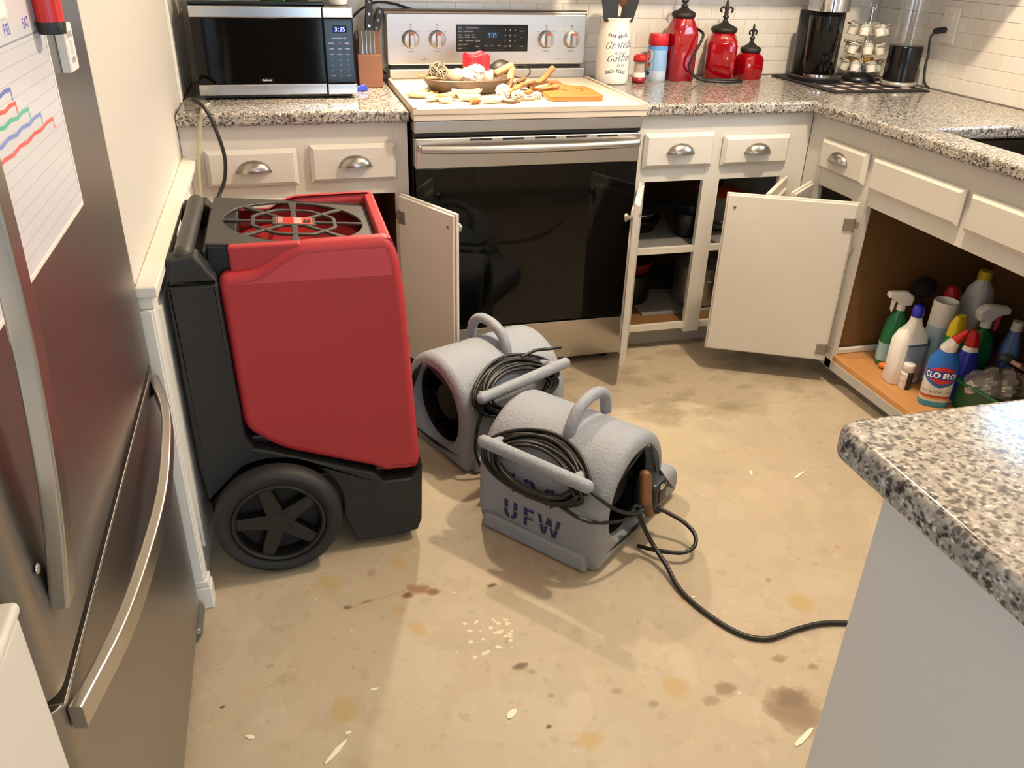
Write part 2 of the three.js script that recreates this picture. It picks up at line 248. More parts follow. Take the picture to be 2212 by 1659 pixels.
// wainscot below the chair rail of the partition
part(wallLeft, 'wainscot_panel', [B(-0.676, -0.66, 0, 0.765, 0.612, 1.64), B(-0.66, -0.654, 0.09, 0.70, 0.70, 1.10), B(-0.66, -0.654, 0.09, 0.70, 1.16, 1.56)], mTrim);
const trim1 = structGroup('trim_1', 'white chair rail cap along the partition wall');
part(trim1, 'cap', B(-0.676, -0.636, 0.768, 0.79, 0.612, 1.675, 0.004), mTrim); part(trim1, 'moulding', B(-0.676, -0.647, 0.742, 0.768, 0.612, 1.665, 0.003), mTrim);
const trim2 = structGroup('trim_2', 'white vertical casing at the end of the partition wall');
part(trim2, 'casing', [B(-0.682, -0.648, 0.075, 0.742, 1.64, 1.668, 0.003), B(-0.676, -0.653, 0.075, 0.742, 1.668, 1.673, 0.002)], mTrim);
part(trim2, 'plinth_block', [B(-0.684, -0.640, 0, 0.06, 1.635, 1.678, 0.003), B(-0.684, -0.643, 0.06, 0.078, 1.636, 1.675, 0.003)], mTrim);
// windows, outside the frame: they light the room and stand in the reflections
{
  const w = structGroup('window_1', 'white framed window over the sink, out of view');
  part(w, 'window_frame', [B(2.07, 2.13, 1.15, 1.19, 1.0, 1.85), B(2.07, 2.13, 2.08, 2.12, 1.0, 1.85), B(2.07, 2.13, 1.15, 2.12, 1.0, 1.04), B(2.07, 2.13, 1.15, 2.12, 1.81, 1.85), B(2.075, 2.125, 1.62, 1.66, 1.04, 1.81)], mTrim);
  part(w, 'window_sill', B(2.02, 2.15, 1.125, 1.15, 0.97, 1.88, 0.004), mTrim);
  part(w, 'pane', B(2.10, 2.104, 1.19, 1.62, 1.04, 1.81), mClear); part(w, 'pane', B(2.10, 2.104, 1.66, 2.08, 1.04, 1.81), mClear);
  const v = structGroup('unseen_window_2', 'unseen window in the outer wall, placed to light the island end panel');  // out of view, placed to throw cool daylight on the island panel
  part(v, 'window_frame', [[3.8, 3.85, 0.9, 2.1], [4.85, 4.9, 0.9, 2.1], [4.33, 4.37, 0.9, 2.1], [3.8, 4.9, 0.9, 0.95], [3.8, 4.9, 2.05, 2.1]].map(([a, b, c, e]) => B(-1.69, -1.62, c, e, a, b)), mTrim); part(v, 'pane', B(-1.66, -1.656, 0.95, 2.05, 3.85, 4.33), mClear); part(v, 'pane', B(-1.66, -1.656, 0.95, 2.05, 4.37, 4.85), mClear);
  const d = structGroup('door_1', 'unseen sliding glass door at the far end of the room');  // out of view behind the camera, placed for the microwave reflection
  part(d, 'door_frame', [[0, 0.06, 0, 2.08], [1.74, 1.8, 0, 2.08], [0.87, 0.93, 0, 2.08], [0, 1.8, 2.02, 2.08], [0, 1.8, 0, 0.06], [0.06, 1.74, 0.68, 0.70], [0.06, 1.74, 1.36, 1.38], [0.44, 0.46, 0.06, 2.02], [1.34, 1.36, 0.06, 2.02]].map(([a, b, c, e]) => B(a, b, c, e, 6.7, 6.78)), mTrim);
  part(d, 'pane', B(0.06, 0.87, 0.06, 2.02, 6.74, 6.745), mClear); part(d, 'pane', B(0.93, 1.74, 0.06, 2.02, 6.74, 6.745), mClear);
  struct('unseen_pale_ground', [B(-12, 14, -0.3, -0.14, 6.85, 24), B(-12, -1.75, -0.3, -0.14, -2, 6.85)], M('#a3a8ab', 0.95));  // unseen ground, kept pale so it shows bright in the microwave reflections
}
// ceiling lamps, all out of view; the rearmost is added fill
for (const [x, z, cd] of CEIL) {
  const t = thing('unseen_ceiling_light', 'unseen round ceiling lamp with a white trim ring above the ' + (z < 2 ? 'kitchen floor' : z < 4 ? 'island' : 'room behind the island, added as fill'), 'lamp', [x, 2.44, z]);
  part(t, 'trim_ring', new THREE.TorusGeometry(0.085, 0.012, 10, 40).rotateX(Math.PI / 2), mTrim);
  part(t, 'diffuser', C(0.075, 0.075, 0.006, 0, -0.004, 0, 'y', 32), new THREE.MeshStandardMaterial({ color: '#fff2dc', emissive: WARM, emissiveIntensity: 3 }));
  const l = new THREE.PointLight(WARM, cd, 0, 2); l.position.set(0, -0.06, 0); l.castShadow = true; l.shadow.radius = 2.2; t.add(l);
}
// ------------------------------------------------------------------ worktops
function slab(shape, holes = []) { holes.forEach((h) => shape.holes.push(h)); return X(shape, 0.04, 0.011, 3, 16).rotateX(Math.PI / 2).translate(0, CT, 0); }   // shape in x, z
single('countertop', slab(shapeOf([[-0.674, 0.009], [-0.0045, 0.009], [-0.0045, 0.637], [-0.674, 0.637]])), mGran, 'speckled granite countertop under the microwave, left of the range', 'countertop');
{
  const hole = rounded([[1.50, 1.11], [1.50, 1.80], [1.90, 1.80], [1.90, 1.11]], 0.03);
  single('countertop', slab(shapeOf([[0.7625, 0.009], [2.044, 0.009], [2.044, 2.3], [1.388, 2.3], [1.388, 0.637], [0.7625, 0.637]]), [hole]), mGran, 'long speckled granite countertop from the range round the corner to the sink', 'countertop');
  const t = thing('kitchen_sink', 'dark stainless undermount sink in the granite worktop', 'sink', [1.70, 0.70, 1.455]);
  const bowl = cut(B(-0.215, 0.215, 0, 0.173, -0.36, 0.36, 0.02), B(-0.2, 0.2, 0.012, 0.3, -0.345, 0.345, 0.03)); part(t, 'basin', bowl, M('#6b6761', 0.35, 1));
  part(t, 'drain', C(0.045, 0.045, 0.004, 0, 0.014, 0), mSteelD);
  part(t, 'flange', B(-0.22, -0.203, 0.163, 0.174, -0.365, 0.365), mSteelD); part(t, 'flange', B(0.203, 0.22, 0.163, 0.174, -0.365, 0.365), mSteelD);
}
single('countertop', slab(rounded([[0.18, 2.562], [1.45, 2.562], [1.45, 3.45], [0.18, 3.45]], 0.035)), mGran, 'speckled granite island countertop with a rounded corner at the right edge', 'countertop');
{
  const t = thing('kitchen_island', 'painted grey island cabinet under the granite top at the right', 'cabinet', [0.815, 0, 3.0]);
  const m = metric(M('#dad6cd', 0.5, 0, { bumpMap: fineN, bumpScale: 0.00005 }));
  part(t, 'end_panel', B(-0.605, -0.59, 0, 0.874, -0.365, 0.40, 0.002), m);
  part(t, 'carcass', [B(-0.59, 0.6, 0.1, 0.874, -0.35, 0.40), B(-0.59, 0.6, 0, 0.1, -0.29, 0.40)], m);
  for (const x of [-0.57, -0.18, 0.21]) part(t, 'door', B(x, x + 0.37, 0.12, 0.86, -0.366, -0.35, 0.003), mCab);
}
// ------------------------------------------------------------------ base cabinets
const mInside = metric(M('#e0d0b8', 0.6, 0, { map: wood('#82633e', '#76583a', '#8d6e48', 0.6) })), mBoard = metric(M('#f2e6d6', 0.45, 0, { map: wood('#c99a68', '#a5753f', '#dab389', 0.5) })), mKick = M('#a9a59c', 0.6), mRaw = M('#a6a29a', 0.7);
const pullGeo = (() => { const o = new THREE.SphereGeometry(1, 28, 10, 0, Math.PI, 0, Math.PI / 2).scale(0.049, 0.034, 0.027), i = o.clone().scale(0.95, 0.94, 0.93); const idx = i.index.array; for (let k = 0; k < idx.length; k += 3) { const s = idx[k]; idx[k] = idx[k + 1]; idx[k + 1] = s; } i.computeVertexNormals(); return merge([o, i, B(-0.053, 0.053, -0.003, 0.0, 0, 0.004, 0.001), B(-0.05, -0.044, -0.001, 0.004, 0.0, 0.004), B(0.044, 0.05, -0.001, 0.004, 0, 0.004)]); })();
const knobGeo = L([[0, 0], [0.006, 0], [0.006, 0.012], [0.009, 0.016], [0.0145, 0.02], [0.0145, 0.026], [0.011, 0.03], [0, 0.031]], 20).rotateX(Math.PI / 2);
function frontGeo(w, h) { return X(shapeOf([[-w / 2, -h / 2], [w / 2, -h / 2], [w / 2, h / 2], [-w / 2, h / 2]]), 0.026, 0.012, 1).translate(0, 0, -0.006); }   // raised front with a bevelled rim
const frame = (list) => list.map(([a, b, c, d], i) => B(a, b, c, d, -0.0200 + i * 0.00031, -0.0004 * i));   // members a hair apart in depth
function drawer(parent, name, x0, x1, y0, y1, pull = true) {          // in the cabinet's own axes: front faces +z, face frame at z = 0
  const d = part(parent, name, frontGeo(x1 - x0, y1 - y0), mCab); d.position.set((x0 + x1) / 2, (y0 + y1) / 2, 0);
  if (pull) { const p = part(d, 'cup_pull', pullGeo, mNick, 'brushed nickel cup pull'); p.position.set(0.003, -0.008, 0.02); }
  return d;
}
const hingeGeo = merge([B(-0.028, 0.002, -0.02, 0.02, 0, 0.004, 0.001), C(0.004, 0.004, 0.044, 0.004, 0, 0.003), B(0.004, 0.02, -0.011, 0.011, 0, 0.003)]);
// a door: hinge line at the origin, leaf along +x of its own axes, outer face on +z when shut; turned about y
function door(parent, hx, hz, w, turn, o = {}) {
  const y0 = o.y0 ?? 0.088, y1 = o.y1 ?? 0.658, t = 0.019, g = new THREE.Group(); g.name = 'cabinet_door'; g.position.set(hx, 0, hz); g.rotation.y = turn; parent.add(g);
  const s = o.left ? -1 : 1, a = s > 0 ? 0 : -w, b = s > 0 ? w : 0;
  part(g, 'leaf', [B(a, b, y0, y1, 0, t * 0.55, 0.002), B(a + 0.006, b - 0.006, y0 + 0.006, y1 - 0.006, -t * 0.45, 0.001, 0.002), X(shapeOf([[a + 0.03, y0 + 0.03], [b - 0.03, y0 + 0.03], [b - 0.03, y1 - 0.03], [a + 0.03, y1 - 0.03]]), 0.012, 0.006, 1).translate(0, 0, t * 0.4)], mCab);
  if (o.knob !== false) { const k = part(g, 'knob', knobGeo, mNick, 'brushed nickel knob'); k.position.set(s * (w - 0.03), y1 - 0.055, t * 0.55); const q = part(g, 'knob_screw', C(0.005, 0.004, 0.003, 0, 0, 0, 'z', 10), mSteelD); q.position.set(s * (w - 0.03), y1 - 0.045, -t * 0.5); }
  for (const y of o.hinges || []) { const h = part(g, 'hinge', s > 0 ? hingeGeo.clone().rotateY(Math.PI) : hingeGeo.clone().rotateX(Math.PI), M('#8b8378', 0.4, 0.6), 'grey metal hinge'); h.position.set(s * 0.012, y, -t * 0.45); }
  return g;
}
{ // left of the range
  const t = thing('base_cabinet', 'white base cabinet under the microwave with two drawers and one open door', 'cabinet', [0, 0, 0.61]);
  part(t, 'carcass', [B(-0.674, -0.655, 0.02, 0.874, -0.595, -0.02), B(-0.030, -0.014, 0.09, 0.874, -0.595, -0.02), B(-0.655, -0.03, 0.09, 0.105, -0.595, -0.02), B(-0.674, -0.014, 0.09, 0.874, -0.602, -0.595)], mInside);
  part(t, 'toe_kick', B(-0.674, -0.014, 0, 0.09, -0.09, -0.07), mKick);
  part(t, 'face_frame', frame([[-0.674, -0.605, 0.075, 0.874], [-0.052, -0.0085, 0.075, 0.874], [-0.36, -0.30, 0.66, 0.874], [-0.674, -0.0085, 0.795, 0.874], [-0.674, -0.0085, 0.655, 0.712], [-0.674, -0.0085, 0.085, 0.108]]), mCab);
  part(t, 'drawer_box', B(-0.62, -0.05, 0.70, 0.82, -0.5, -0.02), mInside);
  drawer(t, 'drawer', -0.612, -0.347, 0.696, 0.806); drawer(t, 'drawer', -0.309, -0.045, 0.700, 0.814);
  door(t, -0.630, 0.008, 0.285, 0, { knob: true });
  door(t, -0.043, 0.018, 0.29, 2.05, { left: true, hinges: [0.585, 0.15] });
}
{ // right of the range
  const t = thing('base_cabinet', 'white base cabinet right of the range with open doors and pans inside', 'cabinet', [0, 0, 0.61]);
  part(t, 'carcass', [B(0.765, 0.784, 0.02, 0.874, -0.595, -0.02), B(0.784, 1.42, 0.085, 0.100, -0.595, -0.02), B(0.765, 1.42, 0.085, 0.874, -0.602, -0.595)], mInside);
  part(t, 'shelf', B(0.784, 1.42, 0.385, 0.403, -0.595, -0.02), M('#6f6d6a', 0.7), 'grey lined inner shelf');
  part(t, 'shelf_liner', B(0.90, 1.39, 0.100, 0.106, -0.55, -0.10), M('#7b7873', 0.6), 'grey liner sheet on the cabinet floor');
  part(t, 'toe_kick', B(0.765, 1.45, 0, 0.085, -0.09, -0.068), mKick);
  part(t, 'face_frame', frame([[1.028, 1.090, 0.068, 0.874], [0.7645, 0.806, 0.075, 0.874], [1.330, 1.4215, 0.075, 0.874], [0.7645, 1.4215, 0.795, 0.874], [0.7645, 1.4215, 0.653, 0.712], [0.7645, 1.4215, 0.388, 0.410], [0.7645, 1.4215, 0.083, 0.106]]), mCab);
  part(t, 'drawer_box', B(0.8, 1.33, 0.70, 0.82, -0.5, -0.02), mInside);
  drawer(t, 'drawer', 0.787, 1.046, 0.703, 0.819); drawer(t, 'drawer', 1.080, 1.338, 0.703, 0.804);
  door(t, 0.790, 0.018, 0.272, -2.02, {});
  door(t, 1.340, 0.018, 0.262, 0.82, { left: true, hinges: [0.585, 0.15] });
}
{ // run along the right wall: its own axes have the front on +z, so it is turned
  const t = thing('base_cabinet', 'white base cabinet run under the sink with drawer fronts and an open door', 'cabinet', [XR, 0, 0], -Math.PI / 2);   // local x = world z, local z = -world x
  const z0 = 0.612;
  part(t, 'carcass', [B(0.945, 0.962, 0.09, 0.874, -0.615, -0.02), B(1.86, 1.88, 0.09, 0.874, -0.615, -0.02), B(z0, 2.28, 0.02, 0.874, -0.622, -0.613)], mInside);
  part(t, 'floor_board', B(0.962, 1.86, 0.088, 0.108, -0.613, -0.004), mBoard, 'bare tan cabinet floor');
  part(t, 'raw_edge', B(0.955, 1.86, 0.056, 0.088, -0.02, 0), mRaw, 'grey unpainted board edge');
  part(t, 'toe_kick', B(0.612, 2.28, 0, 0.06, -0.09, -0.07), mKick);
  part(t, 'quarter_round', B(0.972, 0.985, 0.108, 0.130, -0.6, -0.02, 0.005), mTrim);
  part(t, 'face_frame', frame([[0.908, 0.988, 0.058, 0.874], [0.612, 0.712, 0.075, 0.874], [1.83, 1.9, 0.075, 0.874], [0.612, 2.28, 0.80, 0.874], [0.612, 2.28, 0.648, 0.712], [1.37, 1.43, 0.65, 0.874], [1.9, 2.28, 0.075, 0.65], [0.612, 0.95, 0.083, 0.106]]), mCab);
  part(t, 'drawer_box', B(0.72, 0.95, 0.70, 0.82, -0.5, -0.02), mInside);
  drawer(t, 'drawer', 0.708, 0.960, 0.706, 0.809).children[0].position.x = -0.01; drawer(t, 'false_front', 0.988, 1.387, 0.702, 0.807, false); drawer(t, 'false_front', 1.411, 1.815, 0.700, 0.807, false);
  door(t, 0.705, 0.018, 0.20, -0.88, {});                              // narrow cabinet's door
  const big = door(t, 0.983, 0.022, 0.42, -2.034, { hinges: [0.586, 0.135] }); big.children[0].userData.label = 'plain inner face of the wide open door';
}
// ------------------------------------------------------------------ range
{
  const t = thing('kitchen_range', 'stainless electric range with a black glass oven door and rear control panel', 'range', [0.378, 0, 0]);
  part(t, 'body', [B(-0.374, 0.374, 0.03, 0.885, 0.03, 0.60), B(-0.374, 0.374, 0.836, 0.849, 0.60, 0.655)], M('#17171a', 0.5));
  part(t, 'cooktop', B(-0.376, 0.376, 0.880, 0.888, 0.03, 0.655, 0.003), M('#0c0c0d', 0.1));
  part(t, 'front_strip', B(-0.373, 0.373, 0.849, 0.886, 0.60, 0.670, 0.004), mSteel);
  const d = new THREE.Group(); d.name = 'oven_door'; t.add(d);
  part(d, 'top_band', [B(-0.372, 0.372, 0.740, 0.834, 0.615, 0.670, 0.005)], mSteel);
  part(d, 'glass', B(-0.371, 0.371, 0.186, 0.741, 0.62, 0.667, 0.003), mBlkG, 'black oven glass');
  for (let i = 0; i < 5; i++) part(d, 'vent_slot', B(-0.20 + i * 0.105, -0.13 + i * 0.105, 0.824, 0.830, 0.66, 0.6705), mBlk);
  const pts = []; for (let i = 0; i <= 14; i++) { const u = i / 14 * 2 - 1; pts.push([u * 0.353, 0.806, 0.690 + 0.032 * (1 - u * u)]); }
  part(d, 'handle', [T(pts, 0.0135, 60, 16), ...[-0.353, 0.353].flatMap((x) => [C(0.0135, 0.0135, 0.005, x, 0.806, 0.690, 'x', 16), B(x - 0.012, x + 0.012, 0.795, 0.817, 0.665, 0.692, 0.004)])], mSteel);
  part(t, 'storage_drawer', B(-0.371, 0.371, 0.033, 0.180, 0.60, 0.664, 0.004), mSteel);
  for (const x of [-0.33, 0.33]) for (const z of [0.1, 0.6]) part(t, 'foot', C(0.018, 0.022, 0.034, x, 0.017, z, 'y', 14), mBlk);
  // backguard
  const W = 1536, H = 368, px = (x) => (x + 0.374) / 0.748 * W, py = (y) => (1.140 - y) / 0.172 * H;
  const print = cv(W, H, (g) => {
    g.fillStyle = '#d6d3ce'; g.fillRect(0, 0, W, H);
    g.textAlign = 'center'; g.fillStyle = '#4a4a4a';
    for (const x of [-0.287, -0.191, 0.217, 0.315]) {
      for (let a = 0; a < 11; a++) { const q = -2.2 + a * 0.44, r = 74; g.font = '11px sans-serif'; g.fillText(a % 5 ? '-' : String(9 - a), px(x) + Math.sin(q) * r, py(1.056) - Math.cos(q) * r + 4); }
      g.font = '13px sans-serif'; g.fillText('HI', px(x) - 62, py(1.056) - 52); g.fillText('LO', px(x) + 62, py(1.056) - 52); g.fillText('OFF', px(x), py(1.056) - 80); g.fillText('SIMMER', px(x), py(1.056) + 92);
      g.fillStyle = '#b04838'; g.fillRect(px(x) - 6, py(1.056) - 104, 12, 8); g.fillStyle = '#4a4a4a';
    }
    g.font = '11px sans-serif'; g.fillText('SURFACE ON', px(-0.237), py(0.985)); g.fillText('SURFACE ON', px(0.27), py(0.985)); g.fillStyle = '#c04030'; g.fillRect(px(-0.24), py(0.993), 6, 6);
  });
  const bg = new THREE.Group(); bg.name = 'backguard'; t.add(bg);
  const face = X(rounded([[-0.374, 0.968], [0.374, 0.968], [0.374, 1.142], [-0.374, 1.142]], 0.012), 0.05, 0.006, 3).translate(0, 0, 0.022), fp = face.attributes.position, fu = face.attributes.uv;
  for (let i = 0; i < fp.count; i++) fu.setXY(i, (fp.getX(i) + 0.374) / 0.748, (fp.getY(i) - 0.968) / 0.172);
  part(bg, 'panel', face, M('#ffffff', 0.42, 1, { map: print, anisotropy: 0.6 }), 'stainless panel with knob markings');
  part(bg, 'top_trim', [C(0.012, 0.012, 0.752, 0, 1.141, 0.052, 'x', 14), B(-0.376, 0.376, 1.134, 1.152, 0.01, 0.052, 0.006)], mSteelD);
  part(bg, 'riser', [B(-0.370, 0.370, 0.886, 0.957, 0.02, 0.092, 0.004)], mSteel); part(bg, 'shadow_gap', B(-0.36, 0.36, 0.955, 0.970, 0.02, 0.06), mBlk);
  for (const x of [-0.287, -0.191, 0.217, 0.315]) {
    const k = part(t, 'knob', [L([[0, 0], [0.031, 0], [0.031, 0.004], [0.0275, 0.007], [0.026, 0.022], [0.024, 0.025], [0, 0.025]], 36).rotateX(Math.PI / 2), B(-0.0095, 0.0095, -0.024, 0.024, 0.02, 0.042, 0.004)], mSteel, 'stainless control knob'); k.position.set(x, 1.056, 0.072);
    part(k, 'red_mark', B(-0.006, 0.006, 0.016, 0.023, 0.0415, 0.0432, 0.0005), M('#d23a22', 0.4));
  }
  const disp = cv(768, 240, (g, w, h) => {
    g.fillStyle = '#1b1b1d'; g.fillRect(0, 0, w, h); g.fillStyle = '#d8d5ce'; g.font = '17px sans-serif';
    g.fillText('BAKE', 14, 24); g.fillRect(100, 18, 130, 3); g.fillText('BROIL  CONVECTION', 14, 58); g.fillText('SELF', 14, 94); g.fillText('STEAM', 84, 94); g.fillText('KEEP', 154, 94); g.fillText('CLEAN', 14, 114); g.fillText('CLEAN', 84, 114); g.fillText('WARM', 154, 114); g.fillText('TIMER', 14, 148); g.fillRect(90, 142, 90, 3); g.fillText('DELAY START', 14, 184); g.fillText('LIGHT', 14, 222);
    g.strokeStyle = '#77746f'; g.strokeRect(196, 132, 60, 28); g.strokeRect(196, 178, 60, 40); g.fillText('CLOCK', 199, 152); g.fillText('LOCK', 203, 204);
    g.font = 'bold 22px sans-serif'; ['1', '2', '3', '4', '5', '6', '7', '8', '9'].forEach((c, i) => g.fillText(c, 520 + (i % 3) * 54, 46 + Math.floor(i / 3) * 52)); g.fillText('0', 574, 202); g.font = '15px sans-serif'; g.fillText('MIN', 300, 196); g.fillText('SEC', 370, 196); g.fillText('OVEN', 440, 196); g.fillText('TIMER', 508, 202);
    g.strokeRect(674, 24, 78, 52); g.strokeRect(674, 98, 70, 40); g.strokeRect(674, 178, 82, 40); g.fillText('START', 686, 54); g.fillText('OVEN', 690, 202); g.fillStyle = '#c23a44'; g.fillText('OFF', 692, 122);
  });
  const cp = part(t, 'control_display', [B(-0.122, 0.147, 1.014, 1.105, 0.070, 0.074, 0.002)], M('#1b1b1d', 0.12)); 
  part(cp, 'legend_print', new THREE.PlaneGeometry(0.262, 0.083).translate(0.012, 1.059, 0.0744), M('#ffffff', 0.15, 0, { map: disp }));
  const digits = cv(256, 96, (g, w, h) => { g.fillStyle = '#000208'; g.fillRect(0, 0, w, h); g.fillStyle = '#3fb4ff'; g.font = 'bold 78px monospace'; g.textAlign = 'center'; g.fillText('3:25', w / 2, 76); });
  part(cp, 'clock_digits', new THREE.PlaneGeometry(0.044, 0.022).translate(0.012, 1.070, 0.0752), new THREE.MeshStandardMaterial({ color: '#000000', roughness: 0.3, emissive: '#ffffff', emissiveIntensity: 1.4, emissiveMap: digits }), 'lit blue clock digits');
}
{ // painted wooden cover over the cooktop
  const t = thing('stove_cover', 'whitewashed wooden cover board lying over the range top', 'stove cover', [0.378, 0.889, 0]);
  const m = metric(M('#ffffff', 0.5, 0, { map: wood('#d3c6b2', '#bfae97', '#e0d5c4', 0.6) }));
  part(t, 'top_board', [0, 1, 2, 3].map((i) => B(-0.378, 0.378, 0.019, 0.036, 0.100 + i * 0.148, 0.2478 + i * 0.148, 0.0015)), m);
  part(t, 'rim_rail', [B(-0.376, 0.376, 0, 0.0185, 0.66, 0.689, 0.002), B(-0.376, -0.355, 0.001, 0.0185, 0.10, 0.66), B(0.355, 0.376, 0.001, 0.0185, 0.10, 0.66)], m);
  for (const s of [-1, 1]) part(t, 'side_lip', B(s < 0 ? -0.378 : 0.366, s < 0 ? -0.366 : 0.378, 0.036, 0.041, 0.10, 0.692, 0.002), m);
}
{ // hood and wall cupboards above the frame: they carry the lamps and cast the shade on the tiles
  const t = thing('range_hood', 'steel range hood above the range, out of the picture', 'range hood', [0.378, 1.535, 0]);
  part(t, 'canopy', [B(-0.378, 0.378, 0.03, 0.16, 0.0, 0.60, 0.004), B(-0.378, 0.378, 0, 0.03, 0.575, 0.60), B(-0.378, -0.36, 0, 0.03, 0, 0.575), B(0.36, 0.378, 0, 0.03, 0, 0.575)], mSteelD);
  for (const [x, z, cd] of HOOD) {
    part(t, 'hood_bulb', S(0.024, x - 0.378, -0.008, z), new THREE.MeshStandardMaterial({ color: '#fff3dd', emissive: HOODC, emissiveIntensity: 8 }), 'glowing hood bulb, out of view');
    const l = new THREE.SpotLight(HOODC, cd, 0, 1.04, 0.35, 2); l.position.set(x - 0.378, -0.036, z); l.target.position.set(x - 0.378, -1.4, z + 0.35); t.add(l.target); l.castShadow = true; l.shadow.radius = 1.1; t.add(l);
  }
  for (const [n, x0, x1, z0, z1, y0, lab] of [['unseen_wall_cabinet', -0.67, -0.003, 0.002, 0.33, 1.40, 'unseen white wall cabinet above the microwave'], ['unseen_wall_cabinet', 0.003, 0.757, 0.002, 0.33, 1.74, 'unseen white wall cabinet above the range hood'], ['unseen_wall_cabinet', 0.763, 2.04, 0.002, 0.33, 1.43, 'unseen white wall cabinet above the red jars']]) {
    const c = thing(n, lab, 'cabinet', [(x0 + x1) / 2, y0, z0]), w = (x1 - x0) / 2;
    part(c, 'carcass', B(-w, w, 0, 2.36 - y0, 0, z1 - z0 - 0.02), mCab);
    for (const s of [-1, 1]) part(c, 'door', B(s < 0 ? -w + 0.004 : 0.003, s < 0 ? -0.003 : w - 0.004, 0.004, 2.35 - y0, z1 - z0 - 0.0195, z1 - z0, 0.003), mCab);
  }
  const c = thing('unseen_wall_cabinet', 'unseen white wall cabinet on the right wall beside the window', 'cabinet', [2.05, 1.43, 0.55]);  // out of view, placed to shade the tiles of the right wall
  part(c, 'carcass', B(-0.31, 0, 0, 0.93, -0.2, 0.30), mCab); part(c, 'door', B(-0.33, -0.31, 0.004, 0.926, -0.197, 0.297, 0.003), mCab);
}
// ------------------------------------------------------------------ on the worktops
{ // microwave
  const t = thing('microwave', 'black and stainless countertop microwave with a lit clock', 'microwave', [-0.377, CT, 0.225]);
  part(t, 'body', B(-0.236, 0.236, 0.014, 0.268, -0.18, 0.17, 0.006), M('#101113', 0.35)); part(t, 'dark_base_strip', B(-0.225, 0.225, 0.003, 0.0145, -0.16, 0.175, 0.002), mBlk);  // body, and a dark strip between it and the worktop
  const d = new THREE.Group(); d.name = 'door'; t.add(d);
  part(d, 'glass', B(-0.238, 0.146, 0.045, 0.236, 0.17, 0.193, 0.003), mBlkG, 'black reflective door glass');
  part(d, 'top_band', B(-0.239, 0.146, 0.236, 0.268, 0.17, 0.196, 0.003), mSteelM); part(d, 'bottom_band', B(-0.239, 0.146, 0.014, 0.046, 0.17, 0.196, 0.003), mSteelM);
  const logo = cv(256, 64, (g, w, h) => { g.fillStyle = '#060607'; g.fillRect(0, 0, w, h); g.fillStyle = '#e8e6e0'; g.font = 'bold 50px sans-serif'; g.textAlign = 'center'; g.fillText('Galanz', w / 2, 50); });
  part(d, 'lettering', new THREE.PlaneGeometry(0.042, 0.0105).translate(-0.035, 0.058, 0.1934), M('#ffffff', 0.2, 0, { map: logo }));
  const c = new THREE.Group(); c.name = 'control_panel'; t.add(c);
  part(c, 'panel', B(0.148, 0.238, 0.046, 0.236, 0.17, 0.194, 0.003), mBlkG); part(c, 'top_cap', B(0.148, 0.239, 0.237, 0.268, 0.17, 0.198, 0.003), mSteelM); part(c, 'door_button', B(0.149, 0.241, 0.013, 0.045, 0.17, 0.199, 0.003), mSteelM);
  const keys = cv(256, 512, (g, w, h) => {
    g.fillStyle = '#08080a'; g.fillRect(0, 0, w, h); g.fillStyle = '#cfd6dd'; g.font = '15px sans-serif'; g.textAlign = 'center'; g.fillText('COOK  POWER  LOCK', w / 2, 150);
    const r = [['Popcorn', 'STOP', 'Reheat'], ['Potato', 'Pizza', 'Frozen'], ['Power', 'Defrost', 'Clock'], ['1', '2', '3'], ['4', '5', '6'], ['7', '8', '9'], ['Timer', '0', 'START']];
    r.forEach((q, j) => q.forEach((s, i) => { g.fillStyle = s === 'STOP' ? '#e0455a' : s === 'START' ? '#d98a6a' : '#d6dbe0'; g.fillText(s, 52 + i * 76, 190 + j * 46); }));
  });
  part(c, 'key_legends', new THREE.PlaneGeometry(0.082, 0.178).translate(0.193, 0.140, 0.1945), M('#ffffff', 0.08, 0, { map: keys }));
  const digits = cv(256, 96, (g, w, h) => { g.fillStyle = '#000106'; g.fillRect(0, 0, w, h); g.fillStyle = '#dfe8ff'; g.strokeStyle = '#2b52ff'; g.lineWidth = 10; g.font = 'bold 80px monospace'; g.textAlign = 'center'; g.strokeText('3:25', w / 2, 78); g.fillText('3:25', w / 2, 78); });
  part(c, 'clock_digits', new THREE.PlaneGeometry(0.042, 0.02).translate(0.197, 0.205, 0.1952), new THREE.MeshStandardMaterial({ color: '#000000', emissive: '#ffffff', emissiveIntensity: 2.2, emissiveMap: digits }), 'lit white blue clock digits');
  for (const x of [-0.2, 0.2]) for (const z of [-0.14, 0.14]) part(t, 'foot', C(0.016, 0.018, 0.0145, x, 0.007, z, 'y', 14), mBlk);
}
// things on top of the microwave, cut by the top of the picture
const MT = CT + 0.268;
single('serving_board', B(-0.20, 0.20, 0, 0.012, -0.09, 0.09, 0.004), M('#10181a', 0.15), 'dark glossy board lying on top of the microwave', 'board', null, [-0.42, MT, 0.30]);
{ const t = thing('stacked_dish', 'white dish at the left end of the dark board on the microwave', 'dish', [-0.53, MT + 0.012, 0.31]); part(t, 'bowl', loft([[0, 0.05, 0.04, 2.4], [0.012, 0.075, 0.05, 2.4], [0.05, 0.09, 0.06, 2.4], [0.05, 0.085, 0.056, 2.4], [0.015, 0.06, 0.04, 2.4]], 32), mWhite); }
{ const t = thing('green_bottle', 'green glass bottle base standing on the dark board on the microwave', 'bottle', [-0.375, MT + 0.012, 0.32]); part(t, 'glass', loft([[0, 0.033, 0.033], [0.004, 0.036, 0.036], [0.13, 0.036, 0.036], [0.17, 0.014, 0.014], [0.22, 0.013, 0.013]], 28), M('#2f6b2a', 0.1, 0, { clearcoat: 0.6 })); part(t, 'cap', C(0.015, 0.015, 0.02, 0, 0.23, 0), mBlk); }
